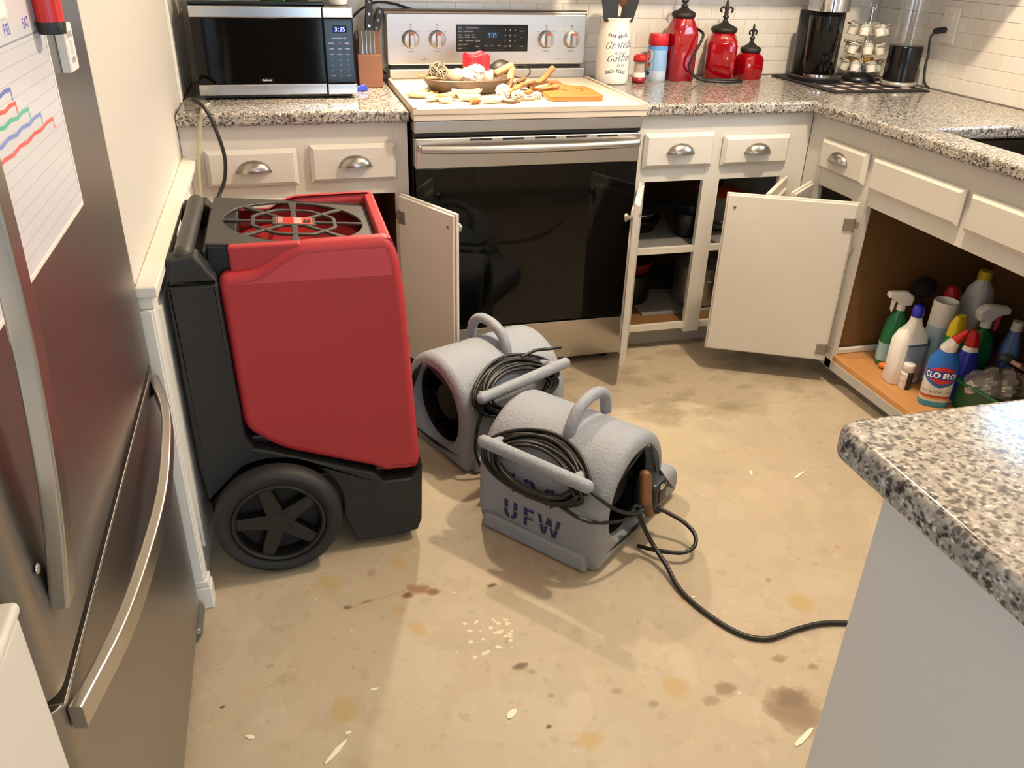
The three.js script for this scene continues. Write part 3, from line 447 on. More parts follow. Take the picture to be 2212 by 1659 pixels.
{ const t = thing('dark_tin', 'dark tin standing between the green bottle and the white mug', 'tin', [-0.30, MT + 0.012, 0.32]); part(t, 'can', C(0.034, 0.034, 0.09, 0, 0.045, 0), mBlk); part(t, 'rim', new THREE.TorusGeometry(0.034, 0.0025, 8, 28).rotateX(Math.PI / 2).translate(0, 0.003, 0), M('#b9ab8d', 0.3, 0.8)); }
{ const t = thing('white_mug', 'white mug at the right end of the microwave top', 'mug', [-0.175, MT, 0.34]); part(t, 'cup', L([[0, 0], [0.024, 0], [0.027, 0.004], [0.036, 0.03], [0.039, 0.09], [0.036, 0.09], [0.033, 0.03], [0, 0.012]], 32), mWhite); part(t, 'handle', new THREE.TorusGeometry(0.024, 0.005, 8, 20, Math.PI).rotateZ(-Math.PI / 2).translate(0.036, 0.05, 0), mWhite); }
{ // knife block
  const t = thing('knife_block', 'reddish wooden knife block between the microwave and the range', 'knife block', [-0.070, CT, 0.155]);
  const m = metric(M('#ffffff', 0.45, 0, { map: wood('#6c432b', '#583421', '#7f5236', 0.3) }));
  part(t, 'block', X(rounded([[-0.062, 0], [0.06, 0], [0.045, 0.105], [0.012, 0.105], [-0.012, 0.175], [-0.095, 0.15]], 0.003), 0.082, 0.002).rotateY(-Math.PI / 2).scale(1, 1, 1).translate(0.041, 0, 0), m);
  part(t, 'side_riser', B(0.016, 0.041, 0.10, 0.176, -0.03, 0.016, 0.002), m);
}
{
  const hg = merge([X(rounded([[-0.007, 0], [0.007, 0], [0.0065, 0.03], [0.008, 0.05], [0.007, 0.078], [-0.007, 0.08], [-0.006, 0.05], [-0.007, 0.03]], 0.003), 0.012, 0.002).translate(0, 0, -0.006)]);
  const k0 = thing('steak_knife', 'leftmost grey handled steak knife in the front row of the knife block', 'knife', [-0.098, CT + 0.102, 0.183]);
  part(k0, 'handle', hg, M('#4c463f', 0.4)); part(k0, 'spine', B(0.005, 0.0085, 0.002, 0.076, -0.0045, 0.0075, 0.001), mChrome); part(k0, 'blade', B(-0.005, 0.005, -0.06, 0.002, -0.001, 0.001), mChrome);
  ['second grey handled steak knife from the left in the knife block', 'third grey handled steak knife from the left in the knife block', 'rightmost grey handled steak knife in the front row of the knife block'].forEach((l, i) => copy(k0, l, [-0.098 + 0.0135 * (i + 1) * 1.0, CT + 0.102, 0.183], 0, 'steak knives in the block'));
  k0.userData.group = 'steak knives in the block';
  const big = (name, lab, x, z, h, lean, tilt) => { const k = thing(name, lab, 'knife', [x, CT + 0.158, z]); k.rotation.set(lean, 0, tilt); part(k, 'handle', X(rounded([[-0.013, 0], [0.012, 0], [0.014, 0.04], [0.011, h * 0.8], [0.014, h], [-0.012, h], [-0.012, h * 0.6], [-0.015, 0.04]], 0.005), 0.018, 0.003).translate(0, 0, -0.009), M('#2c2824', 0.4)); part(k, 'rivet', [0.25, 0.55, 0.85].map((q) => C(0.0045, 0.0045, 0.0195, 0, h * q, 0, 'z', 12)), mChrome); part(k, 'bolster', B(-0.012, 0.012, -0.016, 0.001, -0.007, 0.007, 0.002), mChrome); };
  big('chef_knife', 'long black chef knife handle rising above the knife block', -0.062, 0.135, 0.125, -0.12, -0.06); big('paring_knife', 'black kitchen shears handle leaning out of the knife block to the right', -0.040, 0.115, 0.09, -0.15, -0.28);
}
{ const t = thing('clip', 'small blue plastic bag clip beside the microwave foot', 'clip', [-0.112, CT, 0.275], 0.35); part(t, 'jaw', [X(shapeOf([[-0.026, 0], [0.024, 0.004], [0.008, 0.022], [-0.022, 0.016]]), 0.012, 0.002).translate(0, 0, 0.004), X(shapeOf([[-0.026, 0.0], [0.02, 0], [0.03, 0.006], [-0.02, 0.011]]), 0.012, 0.002).translate(0, 0, -0.014)], M('#2b3fa8', 0.35)); part(t, 'spring', C(0.005, 0.005, 0.02, -0.008, 0.01, 0, 'z', 12), mChrome); }
{ // outlet and leads behind the range
  const t = thing('wall_outlet', 'white outlet plate on the tiles behind the knife block', 'outlet', [-0.115, 1.19, 0.008]); part(t, 'plate', B(-0.036, 0.036, -0.058, 0.058, 0, 0.006, 0.003), mWhite); for (const y of [-0.02, 0.02]) part(t, 'socket', B(-0.016, 0.016, y - 0.014, y + 0.014, 0.005, 0.008, 0.002), mTrim);
}
single('black_cable', T([[-0.14, 1.07, 0.05], [-0.11, 1.12, 0.04], [-0.06, 1.158, 0.035], [-0.02, 1.172, 0.03], [0.04, 1.168, 0.02], [0.10, 1.152, 0.012], [0.17, 1.140, 0.01]], 0.004, 60, 8), mCord, 'black cord arching over the left end of the range backguard', 'cord');
{ const t = thing('power_plug', 'black plug with a cord hanging between the knife block and range', 'plug'); part(t, 'plug_body', capsule([-0.022, 1.120, 0.03], [-0.010, 1.143, 0.03], 0.012), mCord); part(t, 'lead', T([[-0.022, 1.12, 0.03], [-0.034, 1.08, 0.035], [-0.032, 1.02, 0.045], [-0.022, 0.97, 0.05], [-0.008, 0.945, 0.05], [0.001, 0.936, 0.04]], 0.0035, 40, 8), mCord); }
{ // white crock with utensils
  const t = thing('utensil_crock', 'tall white ceramic crock with black lettering holding kitchen utensils', 'crock', [0.827, CT, 0.170]);
  const body = L([[0, 0], [0.056, 0], [0.060, 0.004], [0.062, 0.02], [0.0625, 0.10], [0.0605, 0.165], [0.055, 0.188], [0.0515, 0.205], [0.0525, 0.217], [0.056, 0.222], [0.055, 0.226], [0.049, 0.222], [0.047, 0.2], [0.056, 0.16], [0.056, 0.012], [0, 0.01]], 64);
  const art = cv(1024, 600, (g, w, h) => {
    g.fillStyle = '#ebe6dc'; g.fillRect(0, 0, w, h); g.fillStyle = g.strokeStyle = '#2b2a2a'; g.textAlign = 'center';
    g.translate(512, 318); g.scale(1.4, 1.4); g.translate(-548, -300); const spray = (y, flip) => { for (let i = -4; i <= 4; i++) for (const s of [-1, 1]) { g.save(); g.translate(512 + i * 15, y + flip * Math.abs(i) * 3); g.rotate(s * 0.7 + (i < 0 ? 3.14 : 0)); g.beginPath(); g.ellipse(8, 0, 9, 3, 0, 0, 7); g.fill(); g.restore(); } };
    spray(190, -1); spray(408, 1); g.font = 'italic 58px serif'; g.save(); g.transform(1, -0.05, -0.15, 1, 0, 0); g.fillText('Grateful', 580, 290); g.fillText('Gather', 590, 375); g.restore(); g.font = '26px sans-serif'; g.fillText('HEARTS', 540, 305); g.fillText('HERE', 545, 384);
  });
  const bp = body.attributes.position, bu = body.attributes.uv; for (let i = 0; i < bp.count; i++) bu.setY(i, bp.getY(i) / 0.226);
  part(t, 'jar', body.rotateY(0.17 - Math.PI), M('#ffffff', 0.18, 0, { map: art, clearcoat: 0.6 }));
  const uten = (name, lab, dx, dz, tx, tz, make) => { const u = thing(name, lab, 'utensil', [0.827 + dx, CT + 0.02, 0.170 + dz]); const q = new THREE.Quaternion().setFromUnitVectors(V(0, 1, 0), V(tx, 1, tz).normalize()); u.quaternion.copy(q); make(u); };
  const mU = M('#23211f', 0.45);
  uten('spatula', 'black slotted turner leaning left in the white crock', -0.012, 0.015, -0.10, 0.06, (u) => { part(u, 'handle', capsule([0, 0, 0], [0, 0.2, 0], 0.006), mU); part(u, 'blade', X(rounded([[-0.028, 0.195], [0.028, 0.195], [0.042, 0.32], [-0.042, 0.32]], 0.008), 0.004, 0.001).rotateY(0.2), mU); });
  uten('spatula', 'black spoonula at the right side of the white crock', 0.018, 0.0, 0.13, 0.0, (u) => { part(u, 'handle', capsule([0, 0, 0], [0, 0.2, 0], 0.006), mU); part(u, 'blade', X(rounded([[-0.02, 0.19], [0.02, 0.19], [0.036, 0.31], [-0.03, 0.32]], 0.01), 0.006, 0.002).rotateY(-0.35), mU); });
  uten('wooden_spoon', 'brown wooden spoon standing in the middle of the white crock', 0.006, -0.012, 0.10, 0.02, (u) => { part(u, 'handle', capsule([0, 0, 0], [0, 0.24, 0], 0.0065), M('#6b3d20', 0.5)); part(u, 'spoon_bowl', S(0.03, 0, 0.28, 0, 1, 1.4, 0.3), M('#6b3d20', 0.5)); });
  uten('ladle', 'dark nylon ladle at the back of the white crock', -0.006, -0.02, 0.02, -0.03, (u) => { part(u, 'handle', capsule([0, 0, 0], [0, 0.25, 0], 0.006), mU); part(u, 'cup', S(0.038, 0, 0.28, 0, 1, 0.8, 0.8), mU); });
}
{ const t = thing('spice_shaker', 'small clear spice shaker with red lid and red base by the crock', 'shaker', [0.930, CT, 0.185]);
  part(t, 'base', L([[0, 0], [0.024, 0], [0.0245, 0.022], [0, 0.022]], 28), M('#8c1414', 0.35)); part(t, 'white_band', C(0.0235, 0.023, 0.016, 0, 0.03, 0), mWhite); part(t, 'glass_body', L([[0.021, 0.038], [0.0205, 0.072], [0.02, 0.078]], 28), M('#f3ece6', 0.08, 0, { transmission: 0.85, thickness: 0, side: THREE.DoubleSide }));
  part(t, 'contents', C(0.018, 0.018, 0.03, 0, 0.053, 0), M('#b9a8a0', 0.8)); part(t, 'lid', L([[0, 0.076], [0.024, 0.076], [0.025, 0.084], [0.024, 0.094], [0.019, 0.1], [0, 0.102]], 28), M('#b31518', 0.3)); }
{ const t = thing('creamer_bottle', 'blue labelled creamer bottle with a red cap beside the red jars', 'bottle', [1.027, CT, 0.12]);
  const lab = cv(512, 320, (g, w, h) => { g.fillStyle = '#8fb3d8'; g.fillRect(0, 0, w, h); g.fillStyle = '#5c8fc8'; g.fillRect(0, 0, w, 46); g.fillStyle = '#cdd9e6'; g.fillRect(0, 230, w, 90); for (const x of [206, 462]) { g.fillStyle = '#f0ece6'; g.beginPath(); g.ellipse(x, 96, 40, 56, 0, 0, 7); g.fill(); g.fillStyle = '#c23a34'; g.beginPath(); g.ellipse(x, 96, 32, 47, 0, 0, 7); g.fill(); g.fillStyle = '#fff'; g.font = 'bold 18px serif'; g.textAlign = 'center'; g.fillText('Coffee', x, 92); g.fillText('mate', x, 112); g.fillStyle = '#d98a2a'; g.beginPath(); g.ellipse(x - 6, 190, 40, 22, -0.3, 0, 7); g.fill(); g.fillStyle = '#c6402c'; g.beginPath(); g.ellipse(x + 20, 172, 20, 16, 0, 0, 7); g.fill(); g.fillStyle = '#24408c'; g.beginPath(); g.ellipse(x - 2, 252, 36, 22, 0, 0, 7); g.fill(); g.save(); g.translate(x + 70, 220); g.rotate(-Math.PI / 2); g.fillStyle = '#fff'; g.textAlign = 'left'; g.font = 'bold 34px sans-serif'; g.fillText('ORIGINAL', 0, 0); g.restore(); } });
  part(t, 'bottle_body', loft([[0, 0.034, 0.034], [0.005, 0.038, 0.038], [0.05, 0.0385, 0.0385], [0.09, 0.036, 0.036], [0.118, 0.038, 0.038], [0.128, 0.034, 0.034]], 40).rotateY(-0.9), M('#ffffff', 0.3, 0, { map: lab })); part(t, 'cap', loft([[0.126, 0.036, 0.036], [0.13, 0.039, 0.039], [0.158, 0.038, 0.038], [0.166, 0.034, 0.034]], 36), M('#c2202a', 0.35)); }
// red glass jars with cast fleur-de-lis lids
function redJar(label, x, z, w, hb, sc, turn) {
  const t = thing('glass_canister', label, 'canister', [x, CT, z], turn, 'red glass canisters'), rows = [[0, w * 0.93, w * 0.93, 5], [0.006, w, w, 5], [hb * 0.72, w, w, 5], [hb * 0.82, w * 0.96, w * 0.96, 3.4], [hb * 0.92, w * 0.84, w * 0.84, 2.5], [hb, w * 0.68, w * 0.68, 2]];
  const g = loft(rows, 160, 1.2), p = g.attributes.position;
  for (let i = 0; i < p.count; i++) { const a = Math.atan2(p.getX(i), p.getZ(i)), y = p.getY(i); if (y > 0.008) { const k = 1 + 0.010 * Math.cos(a * 28 + (y > hb * 0.7 ? 8 * (y - hb * 0.7) / hb : 0)); p.setX(i, p.getX(i) * k); p.setZ(i, p.getZ(i) * k); } }
  g.computeVertexNormals();
  part(t, 'glass', toCreasedNormals(g, 0.9), M('#a80618', 0.07, 0, { clearcoat: 1, clearcoatRoughness: 0.04, transmission: 0.22, thickness: 0, ior: 1.5 }));
  const q = w * 0.78, y0 = hb - 0.004, lid = new THREE.Group(); lid.name = 'lid'; t.add(lid);
  part(lid, 'lid_disc', L([[0, 0], [q, 0], [q * 1.1, 0.006], [q * 1.12, 0.014], [q, 0.02], [q * 0.55, 0.028], [q * 0.28, 0.036], [0, 0.037]], 36).translate(0, y0, 0), M('#1d1a17', 0.55));
  const f = sc, fin = [L([[0, 0], [0.009, 0], [0.012, 0.006], [0.006, 0.012], [0.012, 0.019], [0.012, 0.024], [0.005, 0.031], [0.004, 0.036], [0, 0.036]].map(([r, y]) => [r * f, y * f]), 18), S(0.011 * f, 0, 0.052 * f, 0, 0.75, 1.9, 0.5), L([[0.006, 0.07], [0.0025, 0.082], [0, 0.084]].map(([r, y]) => [r * f, y * f]), 12), S(0.007 * f, 0, 0.034 * f, 0, 1.4, 0.55, 0.8)];
  for (const s of [-1, 1]) fin.push(new THREE.TorusGeometry(0.009 * f, 0.0042 * f, 8, 18, 3.8).rotateZ(s > 0 ? -1.2 : Math.PI - 2.6).translate(s * 0.013 * f, 0.046 * f, 0));
  part(lid, 'finial', fin.map((g2) => g2.translate(0, y0 + 0.034, 0)), M('#1d1a17', 0.5), 'black fleur-de-lis finial'); return t;
}
redJar('tallest red ribbed glass canister, next to the creamer bottle', 1.120, 0.115, 0.052, 0.225, 1.15, 0.12); redJar('middle red ribbed glass canister with a black finial lid', 1.307, 0.095, 0.058, 0.172, 1.0, -0.45); redJar('smallest red ribbed glass canister, rightmost of the three', 1.428, 0.105, 0.046, 0.1, 0.85, 0.25);
single('black_cable', T([[1.172, 1.100, 0.13], [1.180, 1.082, 0.175], [1.150, 1.02, 0.185], [1.132, 0.97, 0.185], [1.165, 0.932, 0.19], [1.22, 0.921, 0.205], [1.30, 0.920, 0.225], [1.345, 0.920, 0.215], [1.34, 0.920, 0.185], [1.27, 0.920, 0.165], [1.21, 0.920, 0.16]], 0.005, 90, 8), mCord, 'black cord looping down from the tallest red canister onto the granite', 'cord');
// mat and coffee things
{
  const chk = cv(512, 512, (g, w) => { g.fillStyle = '#e2d6c8'; g.fillRect(0, 0, w, w); const n = 11, c = w / n; for (let j = 0; j < n; j++) for (let i = 0; i < n; i++) { const a = i % 2 === 0, b = j % 2 === 0; if (a && b) g.fillStyle = '#191417'; else if (a || b) g.fillStyle = '#2b2226'; else continue; g.fillRect(i * c, j * c, c, c); } g.globalAlpha = 0.25; g.fillStyle = '#6b5d5a'; for (let i = 0; i < w; i += 6) g.fillRect(0, i, w, 2); });
  chk.repeat.set(1, 1);
  const t = thing('drying_mat', 'black and white checked mat under the coffee maker', 'mat', [1.772, CT, 0.278]);
  const g = B(-0.197, 0.197, 0, 0.005, -0.212, 0.212, 0.002), p = g.attributes.position, u = g.attributes.uv; for (let i = 0; i < p.count; i++) u.setXY(i, p.getX(i) / 0.394 + 0.5, -p.getZ(i) / 0.424 + 0.5);
  part(t, 'cloth', g, M('#ffffff', 0.85, 0, { map: chk })); part(t, 'hem', [B(-0.204, 0.204, 0, 0.0055, 0.206, 0.218, 0.002), B(-0.204, 0.204, 0, 0.0055, -0.218, -0.206, 0.002), B(-0.206, -0.194, 0, 0.0055, -0.218, 0.218, 0.002), B(0.194, 0.206, 0, 0.0055, -0.218, 0.218, 0.002)], M('#171315', 0.8));
}
{ const t = thing('coffee_maker', 'tall black coffee maker with a steel top on the checked mat', 'coffee maker', [1.668, CT + 0.0055, 0.20], 0.1);
  part(t, 'base', loft([[0, 0.078, 0.105, 3], [0.014, 0.08, 0.107, 3], [0.018, 0.076, 0.103, 3]], 48), mBlk); part(t, 'drip_tray', C(0.058, 0.058, 0.012, -0.006, 0.022, 0.03, 'y', 40), mChrome);
  part(t, 'column', loft([[0.018, 0.078, 0.07, 3, 0.012, -0.03], [0.245, 0.078, 0.07, 3, 0.012, -0.03], [0.25, 0.075, 0.067, 3, 0.012, -0.03]], 48), M('#0e0f10', 0.14, 0, { specularIntensity: 0.6 }));
  part(t, 'travel_cup', loft([[0.029, 0.052, 0.052], [0.033, 0.055, 0.055], [0.20, 0.062, 0.062], [0.226, 0.064, 0.064], [0.236, 0.064, 0.064]].map(([y, a, b]) => [y, a, b, 2, -0.02, 0.035]), 40), M('#0b0c0d', 0.12, 0, { specularIntensity: 0.7 }), 'glossy black inner column');
  part(t, 'brew_head', loft([[0.25, 0.066, 0.08, 2.4], [0.38, 0.066, 0.08, 2.4], [0.40, 0.06, 0.074, 2.4]].map((r) => [...r, 0, 0.012]), 48), mChrome, 'polished steel upper housing'); part(t, 'back_housing', B(0.05, 0.088, 0.02, 0.4, -0.10, 0.02, 0.01), M('#15171a', 0.3)); }
{ const t = thing('pod_carousel', 'chrome wire carousel with a black base holding coffee pods', 'pod rack', [1.848, CT + 0.0055, 0.235]);
  part(t, 'base', L([[0, 0], [0.062, 0], [0.066, 0.006], [0.06, 0.022], [0.03, 0.03], [0, 0.03]], 36), M('#14151c', 0.3)); part(t, 'post', C(0.005, 0.005, 0.235, 0, 0.145, 0), mChrome);
  const tiers = [0.065, 0.128, 0.195];
  for (const y of tiers) part(t, 'tier_ring', [new THREE.TorusGeometry(0.04, 0.0018, 6, 40).rotateX(Math.PI / 2).translate(0, y, 0), ...[0, 1, 2, 3, 4, 5].flatMap((k) => { const a = k / 6 * 6.283 + y * 9; return [new THREE.TorusGeometry(0.0225, 0.0018, 6, 24).rotateX(Math.PI / 2).rotateZ(0.45).rotateY(a).translate(Math.cos(a) * 0.064, y + 0.006, -Math.sin(a) * 0.064), C(0.0015, 0.0015, 0.04, Math.cos(a) * 0.02, y, -Math.sin(a) * 0.02, 'y', 6)]; })], mChrome);
  part(t, 'finial', [new THREE.TorusGeometry(0.014, 0.002, 6, 24).translate(0, 0.268, 0), S(0.006, 0, 0.262, 0)], mChrome);
  const cup = L([[0, 0], [0.0155, 0], [0.0165, 0.002], [0.0215, 0.036], [0.025, 0.037], [0.025, 0.039], [0, 0.039]], 24), p0 = new THREE.Group(); let first = null;
  const lids = [M('#d9cfc0', 0.3), M('#c9a23a', 0.35), M('#cfc8bd', 0.2, 0.6)];
  tiers.forEach((y, j) => { for (let k = 0; k < 6; k++) { const a = k / 6 * 6.283 + y * 9, gold = j === 0; const dir = Math.round((a % 6.283) / 1.0472) % 6, lab = (gold ? 'gold lidded pod, lowest carousel ring, ' : j === 1 ? 'pale pod, middle carousel ring, ' : 'foil lidded pod, top carousel ring, ') + ['next to the clear tank', 'back right by the tiles', 'back left by the tiles', 'next to the coffee maker', 'front left over the mat', 'front right over the mat'][dir];
    const pos = [1.848 + Math.cos(a) * 0.064, CT + 0.0055 + y - 0.028, 0.235 - Math.sin(a) * 0.064], t2 = thing('coffee_pod', lab, 'coffee pod', pos, a, ['pods in the lowest ring', 'pods in the middle ring', 'pods in the top ring'][j]); t2.rotation.order = 'YXZ'; t2.rotation.z = 0.3;
    part(t2, 'cup', cup, M('#e5ddcf', 0.35, 0)); part(t2, 'foil_lid', C(0.0235, 0.0235, 0.0012, 0, 0.0396, 0, 'y', 24), lids[gold ? 1 : j === 1 ? 0 : 2]); } });
}
{ const t = thing('milk_frother', 'black cylinder with a tall clear tank beside the pod carousel', 'canister', [1.926, CT + 0.0055, 0.374]);
  part(t, 'base_ring', L([[0, 0], [0.058, 0], [0.066, 0.006], [0.066, 0.016], [0.06, 0.02], [0, 0.02]], 40), M('#c9c4b8', 0.25, 0.7)); part(t, 'cylinder', L([[0, 0.02], [0.058, 0.02], [0.06, 0.024], [0.061, 0.142], [0.058, 0.146], [0, 0.146]], 44), M('#101112', 0.14, 0, { specularIntensity: 0.7 }));
  part(t, 'clear_tank', L([[0.050, 0.147], [0.052, 0.33], [0.049, 0.332], [0.048, 0.147]], 44), mClear); part(t, 'tank_lid', C(0.054, 0.054, 0.015, 0, 0.34, 0, 'y', 40), mBlk); }
{ const t = thing('wall_outlet', 'white outlet plate on the right tiled wall with a plug in it', 'outlet', [2.044, 1.142, 0.438], -Math.PI / 2); part(t, 'plate', B(-0.040, 0.040, -0.062, 0.062, 0, 0.008, 0.003), mWhite); for (const y of [-0.024, 0.024]) part(t, 'socket', B(-0.017, 0.017, y - 0.014, y + 0.014, 0.007, 0.0105, 0.002), mTrim); }
{ const t = thing('power_plug', 'black plug and cord running from the right wall outlet to the worktop', 'plug'); part(t, 'plug_body', capsule([2.028, 1.124, 0.430], [1.998, 1.120, 0.424], 0.011), mCord); part(t, 'lead', T([[1.998, 1.120, 0.424], [1.985, 1.10, 0.42], [1.988, 1.04, 0.425], [1.985, 0.985, 0.430], [1.995, 0.935, 0.44], [2.01, 0.921, 0.45]], 0.0042, 50, 8), mCord); }
// ------------------------------------------------------------------ on the stove cover
const ST = 0.9255;
{ const t = thing('dough_bowl', 'long shallow brown wooden bowl on the white cover board', 'bowl', [0.232, ST, 0.385], 0.12);
  const m = metric(M('#ffffff', 0.5, 0, { map: wood('#5d4a3a', '#433426', '#75614d', 0.3) }));
  part(t, 'bowl', loft([[0, 0.112, 0.072, 2.2], [0.006, 0.124, 0.081, 2.2], [0.030, 0.143, 0.095, 2.3], [0.044, 0.150, 0.101, 2.3], [0.047, 0.147, 0.098, 2.3], [0.044, 0.142, 0.093, 2.3], [0.012, 0.115, 0.074, 2.2]], 64), m); }
{ const t = thing('twig_ball', 'round ball woven of pale twigs at the left end of the bowl', 'ornament', [0.140, ST + 0.050, 0.33]); seed = 31;
  const g = []; for (let i = 0; i < 26; i++) g.push(new THREE.TorusGeometry(rr(0.027, 0.037), rr(0.0012, 0.0022), 5, 26).scale(1, rr(0.85, 1), 1).rotateX(rr(0, 3.14)).rotateY(rr(0, 3.14)).translate(rr(-0.004, 0.004), rr(-0.004, 0.004), rr(-0.004, 0.004)));
  part(t, 'twigs', g, M('#8a7a66', 0.7)); }
{ const t = thing('stone_ball', 'smooth grey brown ball beside the twig ball in the bowl', 'ornament', [0.200, ST + 0.042, 0.375]); part(t, 'ball', S(0.032, 0, 0, 0, 1.1, 0.95, 1), M('#a38f76', 0.5)); }
seed = 77;
const lumpy = (r, amp, sx, sy, sz, k = 1) => { const g = new THREE.SphereGeometry(r, 40, 28), p = g.attributes.position; for (let i = 0; i < p.count; i++) { const x = p.getX(i) / r, y = p.getY(i) / r, z = p.getZ(i) / r, n = Math.sin(x * 7 * k + 1) * Math.sin(y * 6 * k + 2) * Math.sin(z * 8 * k) + 0.5 * Math.sin(x * 15 * k + y * 11 * k) * Math.sin(z * 13 * k + 1); p.setXYZ(i, x * r * sx * (1 + amp * n), y * r * sy * (1 + amp * n), z * r * sz * (1 + amp * n)); } g.computeVertexNormals(); return g; };
{ const t = thing('white_flower', 'crumpled white bloom in the middle of the wooden bowl', 'ornament', [0.243, ST + 0.050, 0.395]); part(t, 'petals', [lumpy(0.034, 0.16, 1.1, 0.85, 1, 1.3)], M('#efe6d8', 0.7)); part(t, 'petal_frill', lumpy(0.022, 0.22, 1.2, 0.8, 1, 1.6).translate(0.014, 0.018, 0.01), M('#f2eadd', 0.7)); }
{ const t = thing('white_shell', 'broken white shell shaped piece right of the crumpled bloom in the bowl', 'ornament', [0.296, ST + 0.047, 0.385], 0.5); part(t, 'shell', loft([[-0.026, 0.012, 0.012], [-0.012, 0.026, 0.022], [0.008, 0.030, 0.025], [0.02, 0.024, 0.021], [0.014, 0.016, 0.014], [-0.004, 0.012, 0.010]], 28), M('#ece2d2', 0.5)); }
{ const t = thing('pillar_candle', 'bright red square pillar candle standing in the wooden bowl', 'candle', [0.268, ST + 0.016, 0.350], 0.16); const m = M('#d30f22', 0.45, 0, { clearcoat: 0.2 });
  const g = loft([[0, 0.036, 0.036, 7], [0.004, 0.038, 0.038, 7], [0.094, 0.038, 0.038, 7], [0.098, 0.035, 0.035, 6], [0.093, 0.031, 0.031, 4], [0.086, 0.02, 0.02, 3]], 64), p = g.attributes.position; for (let i = 0; i < p.count; i++) { const y = p.getY(i); if (y > 0.08) p.setY(i, y + 0.005 * Math.sin(Math.atan2(p.getX(i), p.getZ(i)) * 3 + 0.6) * (y - 0.08) / 0.018); } g.computeVertexNormals();
  part(t, 'wax', toCreasedNormals(g, 0.6), m); part(t, 'wick', T([[0, 0.082, 0], [0.001, 0.092, 0], [0.004, 0.098, 0]], 0.001, 8, 5), mBlk); }
function horn(pts, r0, r1, ridge) { const c = new THREE.CatmullRomCurve3(pts.map((p) => V(...p))), g = new THREE.TubeGeometry(c, 48, 1, 14), p = g.attributes.position, uv = g.attributes.uv, q = V(); for (let i = 0; i < p.count; i++) { const u = uv.getX(i); c.getPointAt(Math.min(1, u), q); const r = (r0 + (r1 - r0) * u) * (1 + ridge * Math.sin(u * 60)) * (u < 0.02 ? 0.3 : 1); p.setXYZ(i, q.x + (p.getX(i) - q.x) * r, q.y + (p.getY(i) - q.y) * r, q.z + (p.getZ(i) - q.z) * r); } g.computeVertexNormals(); return merge([g, S(r1, ...pts[pts.length - 1], 1, 1, 1, 12, 8)]); }
const mTan = M('#a9855c', 0.7), mTan2 = M('#8f6d45', 0.7);
{ const t = thing('curled_root', 'pale ridged curled root leaning over the right rim of the bowl', 'ornament', [0.32, ST, 0.40]); part(t, 'upper_arm', horn([[0.0, 0.055, 0], [0.03, 0.066, -0.01], [0.058, 0.078, -0.012]], 0.012, 0.013, 0.05), mTan); part(t, 'lower_arm', horn([[0.064, 0.074, -0.012], [0.055, 0.05, 0.005], [0.04, 0.022, 0.03], [0.028, 0.012, 0.055]], 0.013, 0.010, 0.03), mTan); }
{ const t = thing('dark_pot_lid', 'dark round pot lid with a thin wire loop behind the red candle', 'ornament', [0.385, ST, 0.275], -0.2); part(t, 'dome', S(0.044, -0.010, 0.044, 0, 1, 0.95, 0.7), M('#2a2521', 0.5)); part(t, 'foot', L([[0, 0], [0.04, 0], [0.035, 0.012], [0, 0.014]], 28), M('#2a2521', 0.5)); part(t, 'wire_loop', new THREE.TorusGeometry(0.03, 0.0022, 8, 36).scale(1.1, 0.7, 1).translate(0.058, 0.048, 0), M('#3a342d', 0.4, 0.6)); }  // domed pot lid on a foot, wire loop at its side
{ const t = thing('leafy_sprig', 'thin pale sprig sticking out of the left end of the bowl', 'ornament', [0.10, ST + 0.034, 0.40]); part(t, 'stalk', T([[0.05, 0.008, 0.0], [0.01, 0.012, -0.01], [-0.03, 0.016, -0.03]], 0.0026, 20, 6), mTan2); part(t, 'blade', [S(0.03, 0.0, 0.010, -0.004, 1, 0.12, 0.3), S(0.022, -0.02, 0.014, -0.02, 1, 0.12, 0.35)], mTan2); }
// potpourri strewn over the board: every piece a thing of its own
function curlGeo(len, wid, bend, twist, thick = 0.0022, edge = 0.2) {
  const nu = 14, nv = 5, pos = [], idx = [];
  for (const s of [1, -1]) for (let i = 0; i <= nu; i++) for (let j = 0; j <= nv; j++) {
    const u = i / nu - 0.5, v = j / nv - 0.5, w = wid * (Math.cos(u * 2.9) ** 0.6 * (1 - edge) + edge), a = u * bend, R = bend ? len / bend : 1e3;
    const x = bend ? Math.sin(a) * R : u * len, y = (bend ? (1 - Math.cos(a)) * R : 0) + 1.6 * v * v * w + s * thick / 2 * (1 - 3.6 * v * v), z = v * w, q = twist * u; pos.push(x, y * Math.cos(q) - z * Math.sin(q), y * Math.sin(q) + z * Math.cos(q));
  }
  const N = (nu + 1) * (nv + 1); for (let i = 0; i < nu; i++) for (let j = 0; j < nv; j++) { const a = i * (nv + 1) + j, b = a + nv + 1; idx.push(a, a + 1, b, a + 1, b + 1, b); idx.push(N + a, N + b, N + a + 1, N + a + 1, N + b, N + b + 1); }
  const edgeQ = (a, b) => idx.push(a, N + a, b, b, N + a, N + b); for (let i = 0; i < nu; i++) { edgeQ(i * (nv + 1), (i + 1) * (nv + 1)); edgeQ((i + 1) * (nv + 1) + nv, i * (nv + 1) + nv); } for (let j = 0; j < nv; j++) { edgeQ(j + 1, j); edgeQ(nu * (nv + 1) + j, nu * (nv + 1) + j + 1); }
  const g = new THREE.BufferGeometry(); g.setAttribute('position', new THREE.Float32BufferAttribute(pos, 3)); g.setAttribute('uv', new THREE.Float32BufferAttribute(new Float32Array(pos.length / 3 * 2), 2)); g.setIndex(idx); g.computeVertexNormals(); g.computeBoundingBox(); return g.translate(0, -g.boundingBox.min.y, 0);
}
seed = 101;
